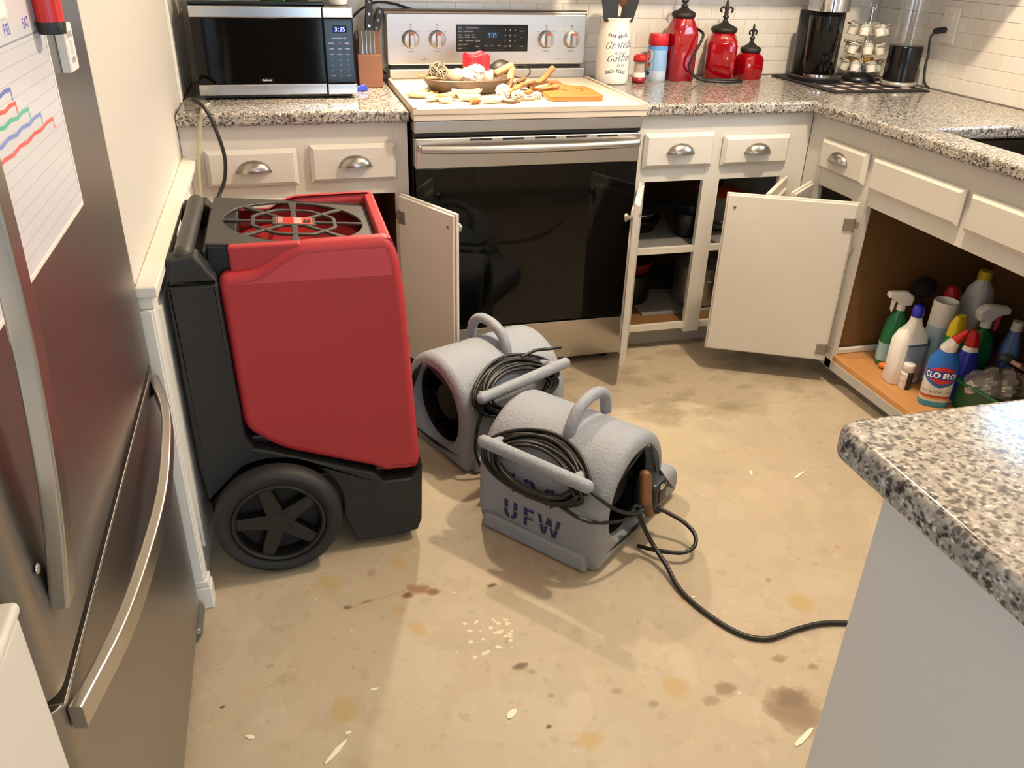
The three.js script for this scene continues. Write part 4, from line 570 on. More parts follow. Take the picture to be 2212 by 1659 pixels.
const pods = [['pale dried husk lying flat left of the bowl', 0.062, 0.43, 0.055, 0.032, 0.9, 0.1, '#dccaa8'], ['cream husk near the left front edge of the cover board', 0.045, 0.50, 0.07, 0.03, 0.6, -0.3, '#e2d3b4'], ['yellowish folded leaf in front of the bowl\'s left end', 0.125, 0.555, 0.075, 0.034, 1.2, 0.5, '#d9b978'], ['white petal left of the yellowish folded leaf', 0.088, 0.56, 0.06, 0.03, 0.7, 0.9, '#ece2cf'],
  ['large pale husk under the front rim of the bowl', 0.205, 0.50, 0.095, 0.040, 1.0, 0.15, '#e6d9c2'], ['white husk in front of the large pale husk', 0.195, 0.575, 0.07, 0.032, 1.1, -0.35, '#ebe1cf'], ['small brown tipped leaf at the front middle', 0.205, 0.625, 0.042, 0.026, 0.6, 0.7, '#9c6a34'], ['long white petal nearest the front edge of the board', 0.265, 0.615, 0.085, 0.028, 0.7, 0.35, '#ece3d3'], ['thin dark sliver at the front right of the white petals', 0.318, 0.625, 0.055, 0.012, 0.3, -0.35, '#7d5e3d'], ['thin tan sliver right of the white cone', 0.385, 0.585, 0.06, 0.01, 0.2, 0.1, '#b59668'],
  ['tan leaf sliver leaning against the bowl\'s left side', 0.10, 0.47, 0.05, 0.022, 0.8, 1.1, '#b48a52'], ['white curl between the bowl and the left edge', 0.115, 0.60, 0.045, 0.026, 1.4, 0.2, '#eadfca']];
pods.forEach(([lab, x, z, len, wid, bend, turn, col]) => { const t = thing('dried_petal', lab, 'potpourri', [x, ST, z], turn, 'potpourri strewn on the stove cover'); part(t, 'petal', curlGeo(len * 1.12, wid * 1.25, bend * 1.3, rr(-0.5, 0.5), 0.003), M(col, 0.7)); });
[['brown curled pod behind the white cone', 0.385, 0.425, 0.075, 0.3, '#8a643a'], ['brown curled pod with its tip raised, rightmost of the heap', 0.485, 0.365, 0.095, 0.25, '#94703f'], ['dull brown pod lying between the bowl and the raised pod', 0.430, 0.375, 0.07, -0.4, '#7a5733'], ['long tan pod reaching toward the paddle board', 0.455, 0.49, 0.115, 0.12, '#9a7041'], ['tan pod beneath the curled root', 0.355, 0.50, 0.06, 0.8, '#9c7544'], ['small brown husk at the back of the pod heap', 0.425, 0.325, 0.05, 0.9, '#6e5236']].forEach(([lab, x, z, len, turn, col], i) => {
  const t = thing('dried_pod', lab, 'potpourri', [x, ST, z], turn, 'dried pods right of the bowl'), h = i === 1 ? 0.055 : 0.016; part(t, 'husk', horn([[-len / 2, 0.012, 0.01], [-len / 5, 0.012 + (i === 1 ? 0.004 : 0.004), 0], [len / 5, 0.015 + h * 0.35, 0], [len / 2, 0.012 + h, 0.006]], 0.008, 0.0065 + (i === 1 ? 0.003 : 0), 0.02).scale(1, 1, 1.5), M(col, 0.72)); part(t, 'inner_curl', curlGeo(len * 0.7, 0.02, 1.0, 0.3).translate(0, 0.016, 0.012), M(col, 0.72)); });
{ const mk = (lab, x, z, r) => { const t = thing('pine_cone', lab, 'pine cone', [x, ST + r * 0.75, z], rr(0, 3)), sc = []; for (let j = 0; j < 46; j++) { const v = 1 - 2 * (j + 0.5) / 46, a = j * 2.39996 + rr(-0.2, 0.2), q = Math.sqrt(1 - v * v); sc.push(S(r * 0.36, 0, 0, 0, 1, 0.34, 0.8, 8, 6).rotateZ(rr(0.1, 0.8)).translate(r * 0.62 * q, 0, 0).rotateY(a).translate(0, v * r * 0.75, 0)); } sc.forEach((g) => g.rotateZ(1.2).scale(1.35, 1, 1)); part(t, 'scale_tips', sc, M('#cfc6b8', 0.7)); part(t, 'core', S(r * 0.6, 0, 0, 0, 1.25, 1, 1), M('#57483a', 0.8)); };
  mk('larger whitewashed pine cone in front of the bowl\'s right end', 0.318, 0.525, 0.026); mk('smaller whitewashed pine cone right of the larger one', 0.357, 0.565, 0.019); mk('little grey brown cone under the long tan pod', 0.425, 0.555, 0.014); }
{ const t = thing('paddle_board', 'small orange brown wooden paddle board with a carved letter', 'cutting board', [0.548, ST, 0.485], -0.06);
  const m = metric(M('#ffffff', 0.42, 0, { map: wood('#bb7431', '#8d4f1b', '#d8964f', 0.4) }));
  const s = new THREE.Shape(); s.moveTo(-0.075, 0.13); s.quadraticCurveTo(-0.092, 0.13, -0.092, 0.10); s.lineTo(-0.088, -0.03); s.quadraticCurveTo(-0.085, -0.06, -0.05, -0.075); s.quadraticCurveTo(-0.022, -0.09, -0.02, -0.12); s.lineTo(-0.02, -0.19); s.quadraticCurveTo(0, -0.21, 0.02, -0.19); s.lineTo(0.02, -0.12); s.quadraticCurveTo(0.025, -0.09, 0.055, -0.075); s.quadraticCurveTo(0.09, -0.06, 0.09, -0.03); s.lineTo(0.092, 0.10); s.quadraticCurveTo(0.092, 0.13, 0.075, 0.13); s.closePath();
  part(t, 'board', X(s, 0.018, 0.004, 2).rotateX(Math.PI / 2).translate(0, 0.018, 0), m);
  part(t, 'carved_letter', [T([[-0.045, 0.0182, -0.01], [-0.02, 0.0182, 0.0], [-0.012, 0.0182, 0.03], [0.01, 0.0182, 0.048], [0.04, 0.0182, 0.035], [0.052, 0.0182, 0.0], [0.035, 0.0182, -0.02]], 0.0028, 50, 6).scale(1, 0.25, 1).translate(0, 0.0138, 0)], M('#7a3c14', 0.6), 'dark burnt letter stroke'); }
// ------------------------------------------------------------------ pans and pots inside the open cabinet
function skillet(name, lab, x, y, z, r, h, m, turn, hl = 0.16) { const t = thing(name, lab, 'pan', [x, y, z], turn); part(t, 'pan_body', L([[0, 0], [r * 0.82, 0], [r * 0.97, h * 0.7], [r, h], [r * 0.975, h], [r * 0.94, h * 0.7], [r * 0.8, 0.004], [0, 0.004]], 44), m); part(t, 'handle', capsule([r * 0.97, h * 0.8, 0], [r + hl, h * 0.95, 0], 0.009), mBlk); return t; }
skillet('skillet', 'black skillet at the left of the upper cabinet shelf', 0.900, 0.404, 0.33, 0.105, 0.045, M('#141414', 0.25), 1.2, 0.10); skillet('skillet', 'second black skillet nested in the pan on the upper shelf', 0.902, 0.409, 0.33, 0.090, 0.065, M('#1a1a1b', 0.2), 1.5, 0.10);
{ const t = thing('glass_pan_cover', 'glass pot lid with a steel rim on the nested skillets', 'lid', [0.902, 0.475, 0.33]); part(t, 'dome', L([[0.10, 0], [0.08, 0.018], [0.04, 0.03], [0, 0.034]], 40), M('#39383a', 0.06, 0, { transmission: 0.5, thickness: 0, side: THREE.DoubleSide })); part(t, 'rim', new THREE.TorusGeometry(0.10, 0.003, 8, 44).rotateX(Math.PI / 2), mChrome); part(t, 'knob', L([[0, 0.034], [0.006, 0.034], [0.008, 0.044], [0.016, 0.05], [0.014, 0.058], [0, 0.06]], 24), mBlk); }
skillet('saucepan', 'dark saucepan behind the centre stile on the upper shelf', 1.073, 0.404, 0.46, 0.062, 0.09, M('#1d1c1c', 0.25), -1.2, 0.09);
{ const t = thing('stock_pot', 'grey pot with an orange red rim on the right of the upper shelf', 'pot', [1.238, 0.404, 0.36]); part(t, 'pot_body', L([[0, 0], [0.08, 0], [0.09, 0.01], [0.09, 0.13], [0.086, 0.13], [0.086, 0.01], [0, 0.006]], 40), M('#6d6a66', 0.4, 0.4)); part(t, 'orange_lid', L([[0, 0.155], [0.05, 0.15], [0.092, 0.134], [0.092, 0.128], [0, 0.128]], 40), M('#c0421c', 0.35)); part(t, 'lid_knob', S(0.013, 0, 0.165, 0), mBlk); }
skillet('skillet', 'dark red skillet on the lower cabinet floor', 0.895, 0.225, 0.32, 0.107, 0.05, M('#6e1710', 0.3), 1.3, 0.1);
{ const t = thing('pot_stack', 'black stock pot carrying the red skillet on the cabinet floor', 'pot', [0.895, 0.107, 0.32]); part(t, 'pot_body', L([[0, 0], [0.095, 0], [0.10, 0.01], [0.10, 0.116], [0.096, 0.117], [0, 0.117]], 40), M('#121212', 0.3)); for (const s of [-1, 1]) part(t, 'handle', new THREE.TorusGeometry(0.022, 0.005, 8, 20, Math.PI).rotateX(Math.PI / 2).rotateY(s > 0 ? -Math.PI / 2 : Math.PI / 2).translate(s * 0.1, 0.09, 0), mBlk); }
{ const t = thing('steel_pot', 'brushed steel pot on the cabinet floor behind the wide open door', 'pot', [1.17, 0.107, 0.40]); part(t, 'pot_body', L([[0, 0], [0.085, 0], [0.09, 0.008], [0.09, 0.15], [0.093, 0.155], [0.088, 0.155], [0.086, 0.01], [0, 0.006]], 44), mSteel); part(t, 'handle', [new THREE.TorusGeometry(0.03, 0.004, 8, 20, Math.PI).rotateX(Math.PI / 2).rotateY(-0.3).translate(0, 0.12, 0.088)], mChrome); }
{ const t = thing('baking_sheet', 'dull grey baking sheet lying on the cabinet floor', 'tray', [1.065, 0.107, 0.165], -0.1); part(t, 'sheet', [B(-0.09, 0.09, 0, 0.003, -0.14, 0.14), B(-0.093, -0.088, 0, 0.014, -0.143, 0.143, 0.001), B(0.088, 0.093, 0, 0.014, -0.143, 0.143, 0.001), B(-0.093, 0.093, 0, 0.014, -0.143, -0.138, 0.001), B(-0.093, 0.093, 0, 0.014, 0.138, 0.143, 0.001)], M('#6f6c68', 0.4, 0.6)); }
// ------------------------------------------------------------------ under the sink
const SF = 0.1085;
function trigger(t, y, m, mt, turn = 0, s = 1) { const g = new THREE.Group(); g.name = 'trigger_head'; g.position.y = y; g.rotation.y = turn; t.add(g); part(g, 'collar', C(0.015 * s, 0.014 * s, 0.022 * s, 0, 0.011 * s, 0, 'y', 20), m); part(g, 'head', X(rounded([[-0.03, 0.018], [-0.034, 0.05], [-0.01, 0.066], [0.05, 0.062], [0.054, 0.044], [0.02, 0.034], [0.012, 0.018]].map(([a, b]) => [a * s, b * s]), 0.008 * s), 0.03 * s, 0.007 * s).translate(0, 0, -0.015 * s), m); part(g, 'trigger', X(rounded([[0.02, 0.036], [0.034, 0.036], [0.034, 0.0], [0.026, -0.014]].map(([a, b]) => [a * s, b * s]), 0.004 * s), 0.014 * s, 0.003 * s).translate(0, 0, -0.007 * s), mt); }
const labelTex = (bg, draw, w = 512, h = 384) => cv(w, h, (g) => { g.fillStyle = bg; g.fillRect(0, 0, w, h); g.textAlign = 'center'; draw(g, w, h); });
const mHd = M('#d9d4ca', 0.35);
{ const t = thing('spray_bottle', 'green spray bottle with a white trigger head at the left of the group', 'bottle', [1.572, SF, 1.085], 2.6); part(t, 'bottle_body', loft([[0, 0.036, 0.026, 3], [0.008, 0.039, 0.029, 3], [0.12, 0.039, 0.029, 3], [0.17, 0.03, 0.024, 2.5], [0.20, 0.014, 0.014, 2], [0.215, 0.013, 0.013, 2]], 40), M('#1f7a45', 0.2, 0, { transmission: 0.3, thickness: 0 })); part(t, 'label', loft([[0.02, 0.0396, 0.0296, 3], [0.085, 0.0396, 0.0296, 3]], 40), M('#8fb3b5', 0.4)); trigger(t, 0.205, mHd, mHd, 0.2, 1.0); }
{ const t = thing('bleach_bottle', 'white bottle with a blue cap leaning tall beside the green sprayer', 'bottle', [1.540, SF, 1.200], -0.05); const lab = labelTex('#7f8b98', (g, w, h) => { g.fillStyle = '#3c5a78'; g.fillRect(0, 0, w, 60); g.fillStyle = '#b98a90'; g.fillRect(0, 250, w, 134); g.fillStyle = '#d8d4cc'; g.font = 'bold 46px sans-serif'; g.fillText('CLEANER', w / 2, 150); });
  part(t, 'bottle_body', loft([[0, 0.054, 0.033, 3.2], [0.008, 0.058, 0.037, 3.2], [0.15, 0.058, 0.037, 3.2], [0.18, 0.045, 0.031, 2.8], [0.20, 0.026, 0.022, 2.3], [0.215, 0.020, 0.019, 2], [0.235, 0.016, 0.016, 2]], 48), mWhite); part(t, 'label', loft([[0.025, 0.0575, 0.031, 3, 0.0025, 0.0066], [0.145, 0.0575, 0.031, 3, 0.0025, 0.0066], [0.16, 0.048, 0.027, 3, 0.006, 0.0066]], 40), M('#ffffff', 0.35, 0, { map: lab })); part(t, 'cap', L([[0, 0.232], [0.0185, 0.232], [0.019, 0.25], [0.016, 0.268], [0, 0.27]], 24), M('#2228b0', 0.35), 'blue screw cap'); }
{ const t = thing('small_bottle', 'tiny white capped bottle at the front of the cabinet floor', 'bottle', [1.518, SF, 1.250], 2.74); const lab = labelTex('#e3ddd3', (g, w, h) => { g.fillStyle = '#2d2526'; g.fillRect(240, 0, 140, h); g.fillStyle = '#b2505a'; g.font = 'bold 60px sans-serif'; g.fillText('OIL', 170, 120); g.fillStyle = '#333'; g.font = '60px serif'; g.fillText('1oz', 170, 230); }); part(t, 'bottle_body', loft([[0, 0.018, 0.018], [0.004, 0.020, 0.020], [0.055, 0.020, 0.020], [0.064, 0.012, 0.012]], 32), M('#ffffff', 0.4, 0, { map: lab })); part(t, 'cap', L([[0, 0.062], [0.019, 0.062], [0.0185, 0.084], [0.017, 0.087], [0, 0.088]], 28), mWhite); }
{ const t = thing('cleaner_bottle', 'bright blue toilet cleaner bottle with a red angled cap in front', 'bottle', [1.537, SF, 1.362], -0.55);
  const lab = labelTex('#1f64b8', (g, w, h) => { g.fillStyle = '#d7dbd3'; g.beginPath(); g.moveTo(0, h); g.lineTo(0, 150); g.lineTo(60, 150); g.lineTo(256, 250); g.lineTo(452, 150); g.lineTo(w, 150); g.lineTo(w, h); g.fill(); g.fillStyle = '#3da0c4'; g.fillRect(0, 345, w, 40); g.fillStyle = '#c22a3a'; g.beginPath(); g.moveTo(110, 165); g.lineTo(256, 105); g.lineTo(402, 165); g.lineTo(256, 225); g.fill(); g.fillStyle = '#1b3f8f'; g.fillRect(136, 138, 240, 54); g.fillStyle = '#fff'; g.font = 'bold 52px sans-serif'; g.fillText('CLOROX', w / 2, 184); g.fillStyle = '#33415f'; g.font = '26px sans-serif'; g.fillText('toilet bowl cleaner', w / 2, 286); g.fillStyle = '#b8473c'; g.fillRect(120, 304, 270, 16); g.fillStyle = '#d7a24a'; g.fillRect(120, 322, 270, 8); });
  part(t, 'bottle_body', loft([[0, 0.040, 0.026, 2.8], [0.006, 0.044, 0.029, 2.8], [0.12, 0.044, 0.029, 2.8], [0.16, 0.042, 0.028, 2.5], [0.185, 0.026, 0.022, 2.2], [0.195, 0.022, 0.02, 2]], 48).rotateY(Math.PI), M('#ffffff', 0.3, 0, { map: lab })); part(t, 'neck', loft([[0.188, 0.024, 0.022], [0.20, 0.024, 0.022, 2, 0.001], [0.222, 0.017, 0.016, 2, 0.01], [0.232, 0.013, 0.013, 2, 0.017]], 32), mWhite); part(t, 'cap', C(0.016, 0.006, 0.045, 0, 0.02, 0, 'y', 24).rotateZ(-0.62).translate(0.014, 0.224, 0), M('#cf2018', 0.35), 'red pointed cap'); }
{ const t = thing('cleaner_bottle', 'bottle with a yellow folded cap and green collar behind the blue one', 'bottle', [1.625, SF, 1.285], 0.2); part(t, 'bottle_body', loft([[0, 0.036, 0.026, 3], [0.006, 0.039, 0.029, 3], [0.13, 0.039, 0.029, 3], [0.17, 0.028, 0.024, 2.4], [0.19, 0.021, 0.021, 2]], 40), M('#7ea4b4', 0.35)); part(t, 'collar', loft([[0.17, 0.032, 0.028], [0.185, 0.03, 0.028], [0.2, 0.022, 0.022]], 32), M('#16803a', 0.4)); part(t, 'cap', loft([[0.195, 0.026, 0.022, 3], [0.235, 0.025, 0.018, 3], [0.262, 0.019, 0.009, 2.6, 0.004]], 32), M('#d8c01a', 0.4), 'yellow flip cap'); }
{ const t = thing('paper_tube', 'white open ended canister behind the yellow capped bottle', 'canister', [1.650, SF, 1.190]); part(t, 'tube', L([[0, 0], [0.037, 0], [0.038, 0.003], [0.038, 0.272], [0.035, 0.274], [0.034, 0.26], [0.034, 0.01], [0, 0.01]], 36), mHd); part(t, 'base_band', L([[0.0384, 0.01], [0.0384, 0.19]], 36), M('#9fb3bb', 0.5)); }
{ const t = thing('cleaner_bottle', 'white bottle with a rounded red cap deep behind the canister', 'bottle', [1.740, SF, 1.115], 0.1); part(t, 'bottle_body', loft([[0, 0.036, 0.03, 3], [0.01, 0.04, 0.033, 3], [0.19, 0.04, 0.033, 3], [0.23, 0.026, 0.024, 2.2], [0.245, 0.02, 0.02, 2]], 36), mHd); part(t, 'cap', loft([[0.24, 0.028, 0.026], [0.262, 0.027, 0.025], [0.285, 0.018, 0.015, 2, -0.004]], 32), M('#a8141c', 0.4)); }
{ const t = thing('jug', 'white jug with a yellow cap, tallest at the back', 'jug', [1.850, SF, 1.115], 0.3); part(t, 'jug_body', loft([[0, 0.055, 0.045, 3], [0.01, 0.06, 0.05, 3], [0.20, 0.06, 0.05, 3], [0.27, 0.042, 0.038, 2.3], [0.30, 0.02, 0.02, 2], [0.31, 0.019, 0.019, 2]], 44), mHd); part(t, 'handle', new THREE.TorusGeometry(0.035, 0.009, 8, 24, Math.PI).rotateZ(-Math.PI / 2).translate(0.05, 0.2, 0), mHd); part(t, 'cap', C(0.023, 0.021, 0.028, 0, 0.32, 0, 'y', 28), M('#c9ae1c', 0.4), 'yellow screw cap'); }
{ const t = thing('spray_bottle', 'dark green spray bottle with a pale head and pink trigger at the back right', 'bottle', [1.745, SF, 1.275], -0.3); part(t, 'bottle_body', loft([[0, 0.04, 0.03, 3], [0.008, 0.043, 0.032, 3], [0.13, 0.043, 0.032, 3], [0.18, 0.03, 0.024, 2.4], [0.205, 0.014, 0.014, 2], [0.215, 0.014, 0.014, 2]], 40), M('#0f5a30', 0.25)); trigger(t, 0.21, mHd, M('#b8404a', 0.4), 0.0, 1.15); }
{ const t = thing('cleaner_bottle', 'bottle with a red cap above a deep blue collar, right of the yellow cap', 'bottle', [1.640, SF, 1.345], 0.1); part(t, 'bottle_body', loft([[0, 0.034, 0.026, 3], [0.006, 0.037, 0.029, 3], [0.11, 0.037, 0.029, 3], [0.15, 0.03, 0.026, 2.4], [0.175, 0.022, 0.021, 2]], 36), M('#1c2c9c', 0.35)); part(t, 'neck', loft([[0.17, 0.025, 0.023], [0.19, 0.018, 0.017]], 28), mWhite); part(t, 'cap', loft([[0.186, 0.021, 0.02], [0.21, 0.019, 0.018], [0.238, 0.01, 0.009, 2, -0.006]], 28), M('#b3161c', 0.4)); }
{ const t = thing('spray_bottle', 'pale blue bottle standing behind the dark green spray bottle', 'bottle', [1.830, SF, 1.315], 0.9); part(t, 'bottle_body', loft([[0, 0.036, 0.028, 3], [0.008, 0.04, 0.03, 3], [0.14, 0.04, 0.03, 3], [0.19, 0.022, 0.02, 2.2], [0.21, 0.014, 0.014, 2]], 40), M('#5f78b0', 0.25)); part(t, 'cap', C(0.018, 0.016, 0.03, 0, 0.222, 0, 'y', 24), mHd); }
{ const t = thing('scrub_brush', 'dark scrub brush head standing behind the white trigger head', 'brush', [1.690, SF, 1.036], 0.2); part(t, 'bristle_block', S(0.046, 0, 0.255, 0, 1, 0.8, 0.8), M('#0d0c0c', 0.9)); part(t, 'handle', capsule([0, 0.008, 0], [0, 0.23, 0], 0.008), mBlk); part(t, 'holder', L([[0, 0], [0.045, 0], [0.042, 0.09], [0.038, 0.09], [0.04, 0.006], [0, 0.006]], 28), mBlk); }
{ const t = thing('plastic_pick', 'small orange plastic handled tool lying on the cabinet floor', 'tool', [1.535, SF, 1.115], 0.5); part(t, 'grip', S(0.013, 0, 0.012, 0, 1, 0.85, 1.2), M('#d9701c', 0.4)); part(t, 'shaft', capsule([0, 0.006, 0.012], [0.012, 0.005, 0.05], 0.003), M('#8f8b5a', 0.4)); }
{ const t = thing('green_tub', 'dark green plastic tub behind the blue cleaner bottle', 'tub', [1.76, SF, 1.47], 0.1); const g = cut(B(-0.17, 0.17, 0, 0.095, -0.10, 0.10, 0.012), B(-0.162, 0.162, 0.006, 0.2, -0.092, 0.092, 0.01)); part(t, 'tub', g, M('#124a2c', 0.4)); part(t, 'rim', [B(-0.176, 0.176, 0.088, 0.098, 0.096, 0.106, 0.003), B(-0.176, 0.176, 0.088, 0.098, -0.106, -0.096, 0.003), B(-0.176, -0.166, 0.088, 0.098, -0.1, 0.1, 0.003), B(0.166, 0.176, 0.088, 0.098, -0.1, 0.1, 0.003)], M('#16603a', 0.35)); }
{ seed = 9; const t = thing('plastic_bag', 'crumpled clear plastic bag of sponges heaped in the green tub', 'bag', [1.70, SF + 0.085, 1.435]); const g = new THREE.IcosahedronGeometry(0.085, 7), p = g.attributes.position; for (let i = 0; i < p.count; i++) { const x = p.getX(i) / 0.085, y = p.getY(i) / 0.085, z = p.getZ(i) / 0.085, n = Math.abs(Math.sin(x * 5 + z * 3)) * 0.22 + Math.abs(Math.sin(x * 11 - y * 9 + z * 7)) * 0.14 + Math.abs(Math.sin(z * 17 + x * 6)) * 0.07; const k = 0.085 * (0.72 + n); p.setXYZ(i, x * k * 1.35, Math.max(-0.02, y * k * 0.55), z * k * 0.95); } g.computeVertexNormals(); part(t, 'film', toCreasedNormals(g, 0.35), M('#b9b3ab', 0.12, 0.35, { clearcoat: 0.6 })); part(t, 'sponge_stack', [0, 1, 2, 3].map((i) => B(-0.028, 0.028, 0, 0.014, -0.02, 0.02, 0.005).rotateZ(-0.5).translate(0.055 + i * 0.018, 0.052 - i * 0.010, 0.0)), M('#c98f84', 0.8)); }
{ const t = thing('rod', 'pale metal rod resting across the back of the green tub', 'rod'); part(t, 'shaft', capsule([1.80, SF + 0.125, 1.36], [1.93, SF + 0.105, 1.50], 0.006), mSteelD); part(t, 'end_cap', S(0.02, 1.79, SF + 0.128, 1.35, 1.2, 0.8, 1), M('#6e7370', 0.3)); }
{ const t = thing('waste_disposer', 'dark grey waste disposal unit hanging under the sink', 'disposer', [1.80, 0.35, 1.48]); part(t, 'housing', L([[0, 0], [0.07, 0], [0.082, 0.02], [0.085, 0.18], [0.075, 0.22], [0.05, 0.25], [0.05, 0.345], [0, 0.35]], 36), M('#2a2b2c', 0.5)); part(t, 'drain_pipe', T([[0.06, 0.2, -0.05], [0.10, 0.16, -0.10], [0.16, 0.05, -0.12], [0.22, -0.02, -0.12]], 0.02, 30, 14), M('#20201f', 0.5)); }
// ------------------------------------------------------------------ dehumidifier
{
  const t = thing('dehumidifier', 'large red and black wheeled dehumidifier with a round grille on top', 'dehumidifier', [-0.38, 0, 1.31]);
  const mRed = metric(M('#aa2c33', 0.5, 0, { bumpMap: fineN, bumpScale: 0.00012 })), mRedIn = M('#8f1418', 0.55), mPl = metric(M('#3a3733', 0.5, 0, { bumpMap: fineN, bumpScale: 0.0001 }));
  const D = 0.44, ex = (s, d, b, z, seg = 3) => X(s, d, b, seg).translate(0, 0, z);
  const side = [[-0.152, 0.378, 0.03], [-0.162, 0.748, 0.026], [-0.085, 0.752, 0.02], [0.0, 0.802, 0.03], [0.202, 0.806, 0.018], [0.217, 0.765, 0.02], [0.227, 0.675, 0.03], [0.248, 0.235, 0.02], [0.240, 0.212, 0.014], [0.158, 0.214, 0.012], [0.138, 0.230, 0.012], [-0.078, 0.312, 0.06]];
  const lean = (q) => { if (q[1] > 0.728 && Math.abs(q[2]) > 0.187) q[2] -= Math.sign(q[2]) * (q[1] - 0.728) * 0.25; };                     // above the shoulder crease the panel leans in
  for (const s of [1, -1]) part(t, 'side_panel', creaseAt(ex(rounded(side, 0.008), 0.052, 0.020, s > 0 ? D / 2 - 0.052 : -D / 2, 4), 0.728, lean), mRed, 'red moulded side panel with a leaning shoulder');
  part(t, 'red_core', ex(rounded([[-0.148, 0.385], [-0.158, 0.62], [0.182, 0.62], [0.182, 0.80], [0.2025, 0.8035], [0.2165, 0.765, 0.02], [0.2265, 0.675, 0.03], [0.2475, 0.235], [0.2375, 0.2125, 0.012], [0.158, 0.2145, 0.006], [0.140, 0.2305, 0.006], [-0.077, 0.313, 0.06]], 0.004), 0.388, 0, -0.194), mRed, 'red front and inner body');
  part(t, 'inner_lip', B(-0.135, 0.012, 0.735, 0.803, 0.172, 0.196, 0.005), mRed); part(t, 'inner_wall', B(-0.145, 0.05, 0.62, 0.772, -0.192, -0.176, 0.004), mRedIn);
  const foot = [[-0.16, 0.335], [-0.10, 0.315], [-0.078, 0.305], [0.135, 0.218], [0.155, 0.192], [0.222, 0.190], [0.252, 0.226], [0.247, 0.06], [0.236, 0.03], [0.20, 0.02], [0.08, 0.018], [0.060, 0.085]];
  for (let i = 0; i <= 14; i++) { const a = -0.2 + i / 14 * 2.7; foot.push([-0.10 + Math.cos(a) * 0.155, 0.138 + Math.sin(a) * 0.155]); }
  foot.push([-0.252, 0.26], [-0.235, 0.335]);
  part(t, 'black_base', ex(shapeOf(foot), D + 0.009, 0.006, -D / 2 - 0.0045), mRub, 'black moulded base over the wheels');
  part(t, 'back_frame', ex(rounded([[-0.262, 0.735], [-0.162, 0.735], [-0.152, 0.36], [-0.135, 0.325], [-0.155, 0.29], [-0.252, 0.19], [-0.262, 0.30]], 0.006), D + 0.011, 0.008, -D / 2 - 0.0055), mRub, 'black upright back frame');
  part(t, 'underframe', [B(-0.16, 0.16, 0.085, 0.215, -0.19, 0.19, 0.01), B(-0.256, -0.10, 0.10, 0.34, -0.185, 0.185, 0.01)], mBlk);
  for (const s of [-1, 1]) part(t, 'handle_column', ex(rounded([[-0.262, 0.7355], [-0.262, 0.757], [-0.252, 0.792], [-0.198, 0.797], [-0.163, 0.745], [-0.162, 0.7355]], 0.005), 0.058, 0.008, s > 0 ? D / 2 - 0.053 : -D / 2 - 0.005), mRub);
  part(t, 'lift_handle', [capsule([-0.222, 0.792, -0.19], [-0.222, 0.792, 0.19], 0.0195, 18)], mPl, 'round grey carrying handle');
  part(t, 'back_well', B(-0.19, -0.179, 0.7355, 0.785, -0.165, 0.165, 0.004), mBlk);
  part(t, 'latch', [B(-0.20, -0.178, 0.735, 0.765, -0.075, -0.045, 0.003), B(-0.198, -0.178, 0.75, 0.756, -0.12, -0.10, 0.001)], mPl);
  // grille plate on top
  const gp = new THREE.Group(); gp.name = 'grille'; gp.position.set(0.004, 0.786, 0); gp.rotation.z = -0.085; t.add(gp);
  const sh = rounded([[-0.184, -0.175], [0.176, -0.175], [0.176, 0.175], [-0.184, 0.175]], 0.004), hole = new THREE.Path(); hole.absellipse(0, 0, 0.155, 0.154, 0, Math.PI * 2, true); sh.holes.push(hole);
  const flat = (s, h = 0.006) => X(s, h, 0.0012, 1, 40).rotateX(Math.PI / 2).translate(0, h, 0);
  part(gp, 'plate', flat(sh), mPl, 'dark grey top plate with a round opening');
  part(gp, 'skirt', [B(-0.182, -0.125, -0.07, 0.0, -0.176, 0.176, 0.004)], mBlk);
  const ringPts = (r, n = 72) => { const a = []; for (let i = 0; i < n; i++) { const q = i / n * 6.28319, k = r * (1 + 0.03 * Math.cos(8 * q + Math.PI)); a.push([Math.cos(q) * k, Math.sin(q) * k]); } return a; };
  const ring = shapeOf(ringPts(0.098)), rh = new THREE.Path(); ringPts(0.089).reverse().forEach((p, i) => (i ? rh.lineTo(...p) : rh.moveTo(...p))); ring.holes.push(rh); part(gp, 'ring', flat(ring), mPl);
  for (let k = 0; k < 8; k++) { const a = k / 8 * Math.PI * 2, w = k % 4 === 2 ? 0.007 : k % 2 ? 0.0055 : 0.004, s = shapeOf([[0.025, -w], [0.09, -w * 0.75], [0.158, -w * 1.5], [0.158, w * 1.5], [0.09, w * 0.75], [0.025, w]]); part(gp, 'spoke', flat(s, 0.0056).rotateY(a), mPl); }
  part(gp, 'hub', flat(rounded([[-0.048, -0.030], [0.048, -0.030], [0.048, 0.030], [-0.048, 0.030]], 0.006), 0.0065), mPl);
  const badge = cv(256, 160, (g, w, h) => { g.fillStyle = '#7d2420'; g.fillRect(0, 0, w, h); g.fillStyle = '#b9231f'; g.fillRect(58, 6, 62, 148); g.fillStyle = '#c9443c'; g.fillRect(120, 6, 128, 148); g.strokeStyle = '#d8857c'; g.lineWidth = 4; g.strokeRect(4, 4, w - 8, h - 8); g.fillStyle = '#e8c9c2'; for (let i = 0; i < 5; i++) { g.fillRect(14, 18 + i * 26, 38, 10); g.fillRect(126, 16 + i * 27, 54, 14); } g.fillStyle = '#3a1715'; g.beginPath(); g.moveTo(186, 130); g.lineTo(200, 30); g.lineTo(216, 78); g.lineTo(238, 24); g.lineTo(240, 130); g.fill(); });
  part(gp, 'badge', new THREE.PlaneGeometry(0.082, 0.050).rotateX(-Math.PI / 2).translate(0, 0.0069, 0), M('#ffffff', 0.35, 0, { map: badge }), 'red badge with white bars');
